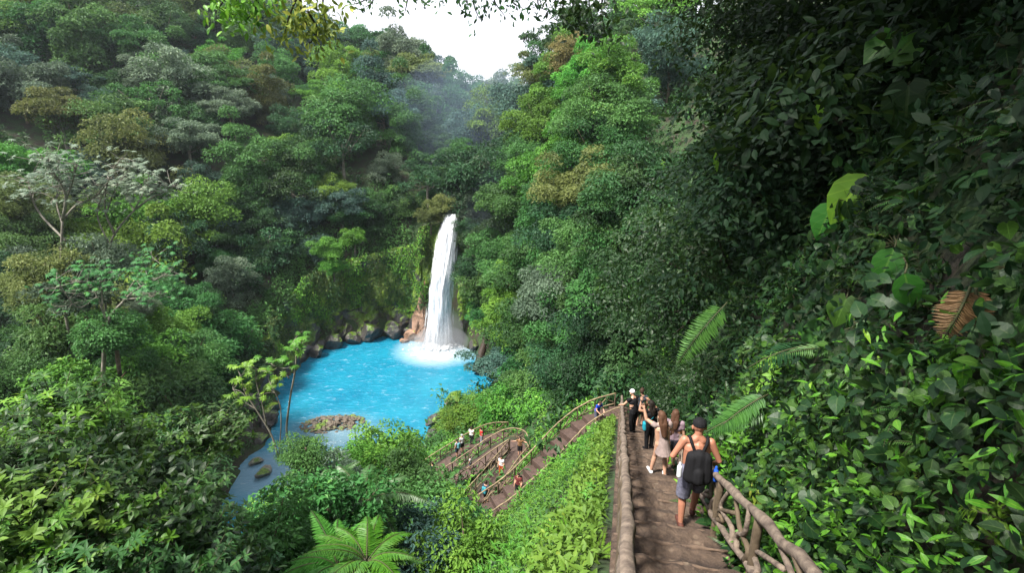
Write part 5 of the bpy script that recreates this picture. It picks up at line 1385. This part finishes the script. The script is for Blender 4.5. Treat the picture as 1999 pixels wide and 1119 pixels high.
# ------------------------------------------------------------------ pale branching trees and the sapling
def palmate(mb, P, axis, size, r, n=9, rnd=.5):
    """umbrella of leaflets at a twig end"""
    a = np.arange(n) * 2 * math.pi / n + r.uniform(0, 6)
    axis = unit(axis); e1 = unit(np.cross(axis, [.3, .2, 1.0])); e2 = np.cross(axis, e1)
    ax = np.outer(np.cos(a), e1) + np.outer(np.sin(a), e2) + axis * .05
    mb.add(*place(T_LANCE, np.repeat(np.array([P]), n, 0), ax, axis + r.normal(size=(n, 3)) * .15, size * r.uniform(.75, 1.1, n), np.clip(rnd + r.uniform(-.25, .3, n), 0, 1)))
def branch_tree(name, label, u0, v0, Y, limbs, r0, leaf, col, bark, per=5, spread=.8, nl=9, seed=1, cat='tree'):
    """limbs: list of pixel polylines (u, v, dY) starting on an earlier point; leaf umbrellas gather at their ends"""
    r = np.random.default_rng(seed)
    base = at_y(u0, v0, Y); e = empty(name, base); b0 = np.array(base); tag(e, label, cat)
    tb = MB(); lb = MB()
    for (pl, ra, rb, leafy) in limbs:
        pts = np.array([at_y(u, v, Y + dy) for (u, v, dy) in pl]) - b0
        l = smooth_line(pts, 5)
        tb.add(*tube(l, np.linspace(ra, rb, len(l)), 7, bump=.08, seed=int(pl[0][0])))
        if leafy:
            for f in np.linspace(1 - leafy, 1, per):
                q = l[int(f * (len(l) - 1))]
                for _ in range(3):
                    tip = q + r.normal(size=3) * spread * [1, 1, .55] + [0, 0, spread * .55]
                    tw = smooth_line([q, (q + tip) / 2 + r.normal(size=3) * spread * .15, tip], 3)
                    tb.add(*tube(tw, np.linspace(rb * .9, rb * .35, len(tw)), 4, caps=False))
                    cr = r.uniform(.1, .8)
                    for _k in range(3):
                        palmate(lb, tip + r.normal(size=3) * spread * [.42, .42, .2], np.array([r.normal() * .35, r.normal() * .35 - .15, 1]), leaf * r.uniform(.7, 1.1), r, nl, cr)
    link('trunk', tb.mesh('trunk', bark, True), e); link('crown', lb.mesh('crown', G[col]), e)
    return e
branch_tree('cecropia_tree', 'tall pale tree with bare silvery limbs and whitish leaf clusters on the left bank', 150, 760, 36,
    [([(170, 800, 0), (125, 600, 0), (120, 500, 0), (122, 430, 0)], .11, .07, 0), ([(122, 430, 0), (128, 380, -.5), (100, 330, -1), (85, 310, -1)], .10, .04, .5), ([(122, 430, 0), (150, 400, .5), (185, 385, 1), (215, 350, 1)], .08, .035, .5),
     ([(125, 400, 0), (140, 360, -.6), (150, 320, -1)], .07, .03, .5), ([(128, 470, 0), (80, 420, 1), (60, 380, 1), (55, 350, 1.5)], .08, .03, .45), ([(122, 440, 0), (110, 390, .8), (120, 350, 1.4)], .06, .03, .5)],
    .24, .30, 'pale', M_PALE, seed=4, spread=.8, per=8)
branch_tree('cecropia_tree', 'leaning pale tree whose forked limb reaches right in front of the dark hillside', 215, 700, 38,
    [([(215, 780, 0), (205, 560, 0), (215, 480, 0), (232, 445, 0), (262, 410, 0)], .10, .055, 0), ([(262, 410, 0), (290, 390, 0), (318, 375, 0), (340, 362, 0)], .08, .03, .35), ([(262, 410, 0), (278, 380, -.5), (290, 350, -1)], .06, .03, .45),
     ([(262, 412, 0), (250, 390, .5), (250, 370, .8)], .05, .025, .5), ([(225, 460, 0), (205, 410, -.5), (212, 350, -1), (235, 310, -1)], .08, .03, .45), ([(208, 415, -.5), (225, 370, 0), (260, 320, .6)], .06, .025, .5), ([(215, 480, 0), (190, 420, 0), (205, 370, 0)], .06, .03, .4)],
    .2, .29, 'pale', M_PALE, seed=9, spread=.65, per=7)
branch_tree('cecropia_tree', 'spreading tree with light green leaf umbrellas low on the left bank', 205, 690, 33,
    [([(200, 760, 0), (205, 670, 0), (215, 620, 0), (240, 590, 0)], .16, .09, 0), ([(240, 590, 0), (262, 568, 0), (300, 548, -.5), (335, 530, -1)], .07, .03, .5), ([(240, 590, 0), (255, 560, .5), (285, 520, 1), (300, 505, 1)], .06, .03, .5), ([(240, 585, 0), (290, 580, -.8), (320, 575, -1)], .05, .025, .5),
     ([(212, 640, 0), (190, 580, 0), (170, 550, 0), (110, 560, 0)], .07, .03, .55), ([(200, 600, 0), (200, 560, .4), (215, 530, 1)], .06, .03, .5), ([(190, 580, 0), (150, 600, -.6), (110, 545, -1)], .05, .025, .4)],
    .16, .27, 'mid', M_PALE, seed=14, spread=.65, per=7)
branch_tree('cecropia_sapling', 'slender sapling with yellow green leaf umbrellas leaning across the blue pool', 560, 860, 19,
    [([(580, 905, 0), (560, 850, 0), (566, 780, 0), (575, 730, 0), (578, 690, 0), (570, 672, 0)], .05, .025, .16), ([(565, 740, 0), (550, 722, 0), (530, 712, 0)], .025, .018, .3)],
    .05, .22, 'lime', M_PALE, seed=21, spread=.34, per=3, cat='sapling')
branch_tree('cecropia_sapling', 'slender sapling with yellow green leaves left of the one across the pool', 530, 860, 18,
    [([(545, 900, 0), (530, 850, 0), (500, 800, 0), (478, 765, 0), (470, 735, 0)], .04, .02, .25), ([(520, 830, 0), (512, 790, 0), (500, 745, 0), (500, 720, 0)], .03, .018, .25), ([(500, 800, 0), (470, 780, 0), (455, 760, 0)], .025, .016, .25), ([(545, 890, 0), (548, 800, 0), (528, 750, 0)], .025, .015, .2)],
    .04, .20, 'lime', M_PALE, seed=25, spread=.3, per=2, cat='sapling')

# ------------------------------------------------------------------ trees above the bank that overhang and shade the steps
PLO = {}
for k in range(3):
    cm, C = crown_mesh('crown', 170 + k, 3.6, 3.0, 4.6, 64, 290, .15, tpl=T_ELL, low=-.75, clr=(.22, .40), flat=.8)
    PLO[k] = (cm, trunk_mesh('trunk', 170 + k, C, 4.6, .2, M_DARKBARK)); cm.materials.append(G['shadeleaf'])
    TREE[('over', k)] = (cm, PLO[k][1], 3.6, 7.6)
FORM['over'] = 'overhanging tree'
i = 0
for (s_, t_, dz, sc, col) in [(-5, 5.5, 10, 1.3, 'canopy'), (0, 7, 11.0, 1.3, 'canopy'), (4, 7.5, 9.5, 1.25, 'canopy'), (-4, 1, 16, 1.2, 'canopy'), (0, 1.5, 16, 1.2, 'canopy'), (4, 2, 16, 1.2, 'canopy'), (8, 2, 16.5, 1.2, 'canopy'), (12, 2.5, 17.5, 1.2, 'canopy'), (-4, 3.5, 14, 1.3, 'canopy'), (8, 6.5, 8, 1.2, 'canopy'), (12, 5.5, 7.5, 1.15, 'canopy'), (15.5, 4.6, 7, 1.1, 'canopy'), (19, 4.0, 6.5, 1.1, 'shadeleaf'), (23, 3.4, 6.2, 1.1, 'shadeleaf'),  # crowns highest above the flight are unseen, added to shade the upper bank
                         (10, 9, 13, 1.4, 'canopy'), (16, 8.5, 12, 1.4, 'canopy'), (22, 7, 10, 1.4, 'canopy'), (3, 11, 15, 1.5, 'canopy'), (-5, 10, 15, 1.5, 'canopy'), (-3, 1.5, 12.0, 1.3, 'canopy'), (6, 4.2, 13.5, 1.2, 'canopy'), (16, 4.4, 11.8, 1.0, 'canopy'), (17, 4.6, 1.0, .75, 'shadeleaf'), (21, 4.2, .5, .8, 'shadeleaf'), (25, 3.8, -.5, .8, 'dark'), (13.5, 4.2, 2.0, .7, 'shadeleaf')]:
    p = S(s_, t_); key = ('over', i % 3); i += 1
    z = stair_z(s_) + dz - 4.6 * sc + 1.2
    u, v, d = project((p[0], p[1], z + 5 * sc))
    tree(key, p[0], p[1], col, sc, z=z, label='dark tree leaning over the steps %s' % ('unseen above the viewer' if s_ < 2 else 'above the man in the cap' if s_ < 10 else 'above the people on the steps' if s_ < 17 else 'above the far end of the steps') + (', lower branches' if dz < 3 else ', topmost' if dz > 9.9 else ''), group='trees overhanging the steps')

# sprays of leaves hanging into the top of the picture from the tree above
def spray(name, label, Y, twigs, col, leaf, n, seed, wid=.3):
    r = np.random.default_rng(seed); tb = MB(); lb = MB()
    b0 = at_y(*twigs[0][0], Y)
    e = empty(name, b0); tag(e, label, 'branch', 'leafy branches hanging from above')
    for tw in twigs:
        l = smooth_line([at_y(u, v, Y + (i_ * .15)) - b0 for i_, (u, v) in enumerate(tw)], 6)
        tb.add(*tube(l, np.linspace(.022, .006, len(l)), 5))
        m = n
        q = l[r.integers(len(l) // 4, len(l), m)] + r.normal(size=(m, 3)) * wid * [1, 1, .7]
        lb.add(*place(T_ELL, q, r.normal(size=(m, 3)) + [0, 0, -.4], r.normal(size=(m, 3)) * .5 + [0, -.3, .8], leaf * r.uniform(.6, 1.2, m), r.uniform(0, 1, m)))
    link('branch', tb.mesh('branch', M_DARKBARK, True), e); link('leaves', lb.mesh('leaves', G[col]), e)
spray('overhanging_branch', 'sunlit yellow green branch hanging into the top of the photo', 9, [[(590, -60), (585, 0), (600, 50), (630, 80)], [(590, -30), (565, 30), (555, 70)], [(640, -60), (630, 10), (640, 60)], [(600, 20), (620, 60), (600, 90)]], 'yellow', .13, 120, 2, .2)
spray('overhanging_branch', 'sunlit green branch at the top left of the hanging yellow green one', 9, [[(470, -60), (440, -5), (420, 25)], [(470, -60), (460, 0), (450, 45)], [(490, -50), (500, 10), (480, 40)], [(480, -50), (505, -10), (500, 15)]], 'lime', .13, 110, 3, .17)
spray('overhanging_branch', 'thin dark twig with small leaves at the top left of the sky gap', 10, [[(720, -50), (715, -5), (690, 8)], [(730, -50), (728, 0), (712, 14)]], 'dark', .10, 40, 4, .12)
spray('overhanging_branch', 'thin dark twig with small leaves over the middle of the sky gap', 10, [[(800, -50), (795, 0), (790, 25)], [(860, -50), (855, -12), (850, 0)], [(800, -40), (818, -8), (828, 5)]], 'dark', .10, 34, 5, .10)
spray('overhanging_branch', 'dark leafy twigs over the right part of the sky gap', 10, [[(930, -50), (925, 5), (935, 35)], [(960, -50), (965, 0), (985, 30)], [(1010, -50), (1000, 0), (1020, 15)], [(1060, -50), (1050, 5), (1070, 22)], [(905, -40), (910, 0), (915, 10)]], 'dark', .11, 60, 6, .16)
spray('overhanging_branch', 'heavy dark branch of leaves between the sky gap and the right bank', 10, [[(1130, -60), (1120, 10), (1135, 55)], [(1160, -60), (1150, 0), (1160, 60)], [(1100, -50), (1100, 0), (1095, 25)], [(1180, -60), (1175, 20), (1185, 80)]], 'shadeleaf', .14, 110, 7, .22)
# single big leaves of the bank seen against the dark
bpy.context.view_layer.update()
DGR = bpy.context.evaluated_depsgraph_get()
def wall_k(u, v, back=.25):
    """how far the foliage stands along the line of sight"""
    d = ray(u, v); ln = np.linalg.norm(d); ks = []
    for du, dv in ((0, 0), (14, 0), (-14, 0), (0, 14), (0, -14)):
        dd = ray(u + du, v + dv)
        ok, loc, *_ = scene.ray_cast(DGR, Vector(CAM), Vector(dd).normalized())
        if ok: ks.append((np.array(loc) - CAM)[1] / dd[1])
    return max(1.8, float(np.median(ks)) - back * .6) if ks else 6.0
def lone_leaf(u, v, dist, L, tpl, axis, nrm, col, label, name='large_leaf', stalk=.5, parent=None):
    d = ray(u, v); p = CAM + d * dist
    if L < 0: L = -L * dist / 1000
    ax = unit(np.array(axis, float)); base = p - ax * L * .5
    mb = MB(); mb.add(*place(tpl, np.zeros((1, 3)), ax[None], np.array([nrm], float), np.array([L]), np.array([.7])))
    o = link(name, mb.mesh(name, G[col])); o.location = base
    sp = smooth_line([[0, 0, 0], np.array([.1, .12, .12]) * stalk, np.array([.5, .75, .1]) * stalk], 5)
    V_, P_ = tube(sp, .008, 5); link('stalk', make_mesh('stalk', V_, P_, M_STEM, smooth=True), o)
    tag(o, label, 'leaf'); return o
TH = -ray(1700, 400)
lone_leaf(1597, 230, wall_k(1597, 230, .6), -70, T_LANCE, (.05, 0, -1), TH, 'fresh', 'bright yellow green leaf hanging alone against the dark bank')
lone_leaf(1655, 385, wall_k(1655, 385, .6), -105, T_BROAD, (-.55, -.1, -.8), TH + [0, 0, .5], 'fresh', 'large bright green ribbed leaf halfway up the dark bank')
lone_leaf(1720, 85, wall_k(1720, 85, .6), -72, T_HEART, (-.55, -.2, -.35), TH + [0, 0, .6], 'bigleaf', 'left half of the big torn green leaf pair high on the dark bank')
lone_leaf(1775, 80, wall_k(1775, 80, .6), -72, T_HEART, (.35, -.2, .65), TH + [0, 0, .6], 'bigleaf', 'right half of the big torn green leaf pair high on the dark bank')
lone_leaf(1770, 215, wall_k(1770, 215, .6), -92, T_HEART, (.0, -.2, -.9), TH + [0, 0, .2], 'shadeleaf', 'ragged insect eaten round leaf with a brown tip below the leaf pair')
lone_leaf(1730, 520, wall_k(1730, 520, .5), -75, T_BROAD, (-.35, -.2, -.9), TH + [0, 0, .4], 'bigleaf', 'dark green ribbed leaf hanging left of a second ribbed leaf')
lone_leaf(1775, 570, wall_k(1775, 570, .5), -75, T_BROAD, (.3, -.2, -.9), TH + [0, 0, .5], 'bigleaf', 'dark green ribbed leaf with a pale edge hanging lowest of the two')
lone_leaf(1610, 430, wall_k(1610, 430, .5), -75, T_BROAD, (-.4, -.2, -.9), TH + [0, 0, .4], 'bigleaf', 'green ribbed leaf drooping behind the large bright leaf')
lone_leaf(1590, 660, wall_k(1590, 660, .5), -62, T_HEART, (-.6, -.2, -.6), TH + [0, 0, .8], 'bigleaf', 'round green leaf pointing left on the bank above the right railing')
lone_leaf(1640, 610, wall_k(1640, 610, .5), -58, T_HEART, (-.3, -.2, -.7), TH + [0, 0, .8], 'bigleaf', 'round green leaf with holes above the leaf pointing left')
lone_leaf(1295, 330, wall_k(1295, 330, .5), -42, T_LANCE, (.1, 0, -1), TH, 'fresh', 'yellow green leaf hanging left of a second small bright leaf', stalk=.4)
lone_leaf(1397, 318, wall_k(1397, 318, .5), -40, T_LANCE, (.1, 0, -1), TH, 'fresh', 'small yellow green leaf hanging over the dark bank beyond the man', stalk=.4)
def lone_frond(u, v, dist, L, axis, nrm, col, label, wid=.3, npair=24, tpl=None, name='fern_frond', cat='fern'):
    if L < 0: L = -L * dist / 1000; wid = wid * L
    P, out = frond_parts(L, npair, wid, .45, int(u)); mb = MB(); sb = MB()
    ax = unit(np.array(axis, float)); nn = unit(np.array(nrm, float) - ax * np.dot(nrm, ax)); sd = np.cross(ax, nn)
    Rm = np.stack([sd, ax, nn], 1)
    for pos, a_, n_, ln in out: mb.add(*place(tpl or T_diamond(.22, .02, .12), pos @ Rm.T, a_ @ Rm.T, n_ @ Rm.T, ln, np.random.default_rng(3).uniform(.2, .9, len(ln))))
    sb.add(*tube(P @ Rm.T, np.linspace(.012, .004, len(P)), 5))
    o = link(name, mb.mesh(name, G[col])); link('stem', sb.mesh('stem', M_STEM, True), o)
    o.location = CAM + ray(u, v) * dist; tag(o, label, cat); return o
k_ = wall_k(1890, 600, .6)
lone_frond(1895, 560, k_, -115, (-.35, -.2, -.9), TH, 'brown', 'dead brown fern frond hanging low on the right bank, its left half', .42, 22)
lone_frond(1905, 560, k_, -95, (.12, -.2, -.9), TH, 'brown', 'dead brown fern frond hanging low on the right bank, its right half', .38, 20)
k_ = wall_k(1490, 790, .5)
lone_frond(1500, 770, k_, -150, (-.85, -.3, -.35), (0, -.4, 1), 'fern', 'feathery fern frond arching left behind the man in the cap', .22, 34)
lone_frond(1500, 800, k_, -140, (-.9, -.2, -.1), (0, -.4, 1), 'fern', 'second feathery fern frond spreading left just above the right railing', .24, 34)
k_ = wall_k(1550, 680, .5)
lone_frond(1590, 675, k_, -140, (-.95, -.1, -.15), (0, -.4, 1), 'dark', 'dark palm frond drooping over the bank beyond the right railing', .27, 26, T_diamond(.1, .02, .2), 'palm_frond', 'palm')
lone_frond(1640, 690, k_, -120, (-.9, -.2, .25), (0, -.4, 1), 'fern', 'green fern frond rising left above the dark palm frond', .2, 30)
lone_frond(1420, 590, wall_k(1420, 590, .8), -170, (-.7, -.1, -.9), (-.3, -.6, .5), 'fern', 'long fern frond hanging down the dark bank beyond the steps', .22, 34)

# ------------------------------------------------------------------ damp air over the valley
zlo = float(gz.min()) - 2.0
hx = make_mesh('haze', [(x, y, z) for z in (zlo, max(float(gz.max()) + 14, 112)) for y in (gy[0] - 4, gy[-1] + 4) for x in (gx[0] - 4, gx[-1] + 4)],
               [np.array([[0, 2, 3, 1], [4, 5, 7, 6], [0, 1, 5, 4], [2, 6, 7, 3], [0, 4, 6, 2], [1, 3, 7, 5]])])
m, nt, out = nmat('damp air'); pv = nt.nodes.new('ShaderNodeVolumePrincipled')
pv.inputs['Color'].default_value = (.80, .90, 1.0, 1); pv.inputs['Density'].default_value = .0002; pv.inputs['Anisotropy'].default_value = .35
nt.links.new(pv.outputs[0], out.inputs['Volume'])
tag(link('haze', hx, mat=m), kind='stuff')
# ------------------------------------------------------------------ tell apart things that would share a label
from collections import defaultdict
bylab = defaultdict(list)
for o in COL.objects:
    if o.parent is None and 'label' in o.keys() and 'category' in o.keys(): bylab[o['label']].append(o)
ORD = 'leftmost second third fourth fifth sixth seventh eighth ninth tenth'.split()
NUM = 'zero one two three four five six seven eight nine ten'.split()
for lab, os_ in bylab.items():
    if len(lab.split()) > 16: print('LONG', lab)
    n = len(os_)
    if 1 < n <= 10:
        os_.sort(key=lambda o: project(o.location)[0])
        for i_, o in enumerate(os_):
            suf = ('leftmost of %s' % NUM[n]) if i_ == 0 else ('rightmost of %s' % NUM[n]) if i_ == n - 1 else '%s of %s from left' % (ORD[i_], NUM[n])
            if len(lab.split()) + len(suf.split()) <= 16: o['label'] = lab + ', ' + suf
# ------------------------------------------------------------------ light
w = bpy.data.worlds.new('World'); scene.world = w; w.use_nodes = True
nt = w.node_tree; nt.nodes.clear()
out = nt.nodes.new('ShaderNodeOutputWorld'); bg = nt.nodes.new('ShaderNodeBackground')
sky = nt.nodes.new('ShaderNodeTexSky'); sky.sky_type = 'NISHITA'; sky.sun_disc = False
SUN_EL, SUN_AZ = RD(60), RD(-122)      # azimuth from +Y towards +X
sky.sun_elevation = SUN_EL; sky.sun_rotation = SUN_AZ; sky.altitude = 700; sky.dust_density = 3.0; sky.air_density = 1.2
tc = nt.nodes.new('ShaderNodeTexCoord')
cl = noise_n(nt, tc.outputs['Generated'], 1.6, 6, .6)
cf = ramp(nt, cl, [(.3, (.70, .70, .70)), (.6, (.97, .97, .97))])
mixed = mixc(nt, cf, sky.outputs[0], (10.5, 10.6, 11.6))
nt.links.new(mixed, bg.inputs[0]); bg.inputs[1].default_value = .068
nt.links.new(bg.outputs[0], out.inputs[0])
sd = bpy.data.lights.new('sun', 'SUN'); sd.energy = 4.6; sd.angle = RD(10); sd.color = (1, .95, .86)
so_ = bpy.data.objects.new('sun', sd); COL.objects.link(so_)
dirv = Vector((math.sin(SUN_AZ) * math.cos(SUN_EL), math.cos(SUN_AZ) * math.cos(SUN_EL), math.sin(SUN_EL)))
so_.rotation_euler = dirv.to_track_quat('Z', 'Y').to_euler()
vs = scene.view_settings
vs.view_transform = 'Standard'; vs.look = 'None'; vs.gamma = 1; vs.use_curve_mapping = False
vs.exposure = 1.3
scene.render.engine = 'CYCLES'
cy = scene.cycles
cy.max_bounces = 7; cy.diffuse_bounces = 3; cy.glossy_bounces = 2; cy.transmission_bounces = 3; cy.transparent_max_bounces = 8; cy.volume_bounces = 0
cy.use_denoising = True; cy.caustics_reflective = False; cy.caustics_refractive = False
cy.sample_clamp_indirect = 4
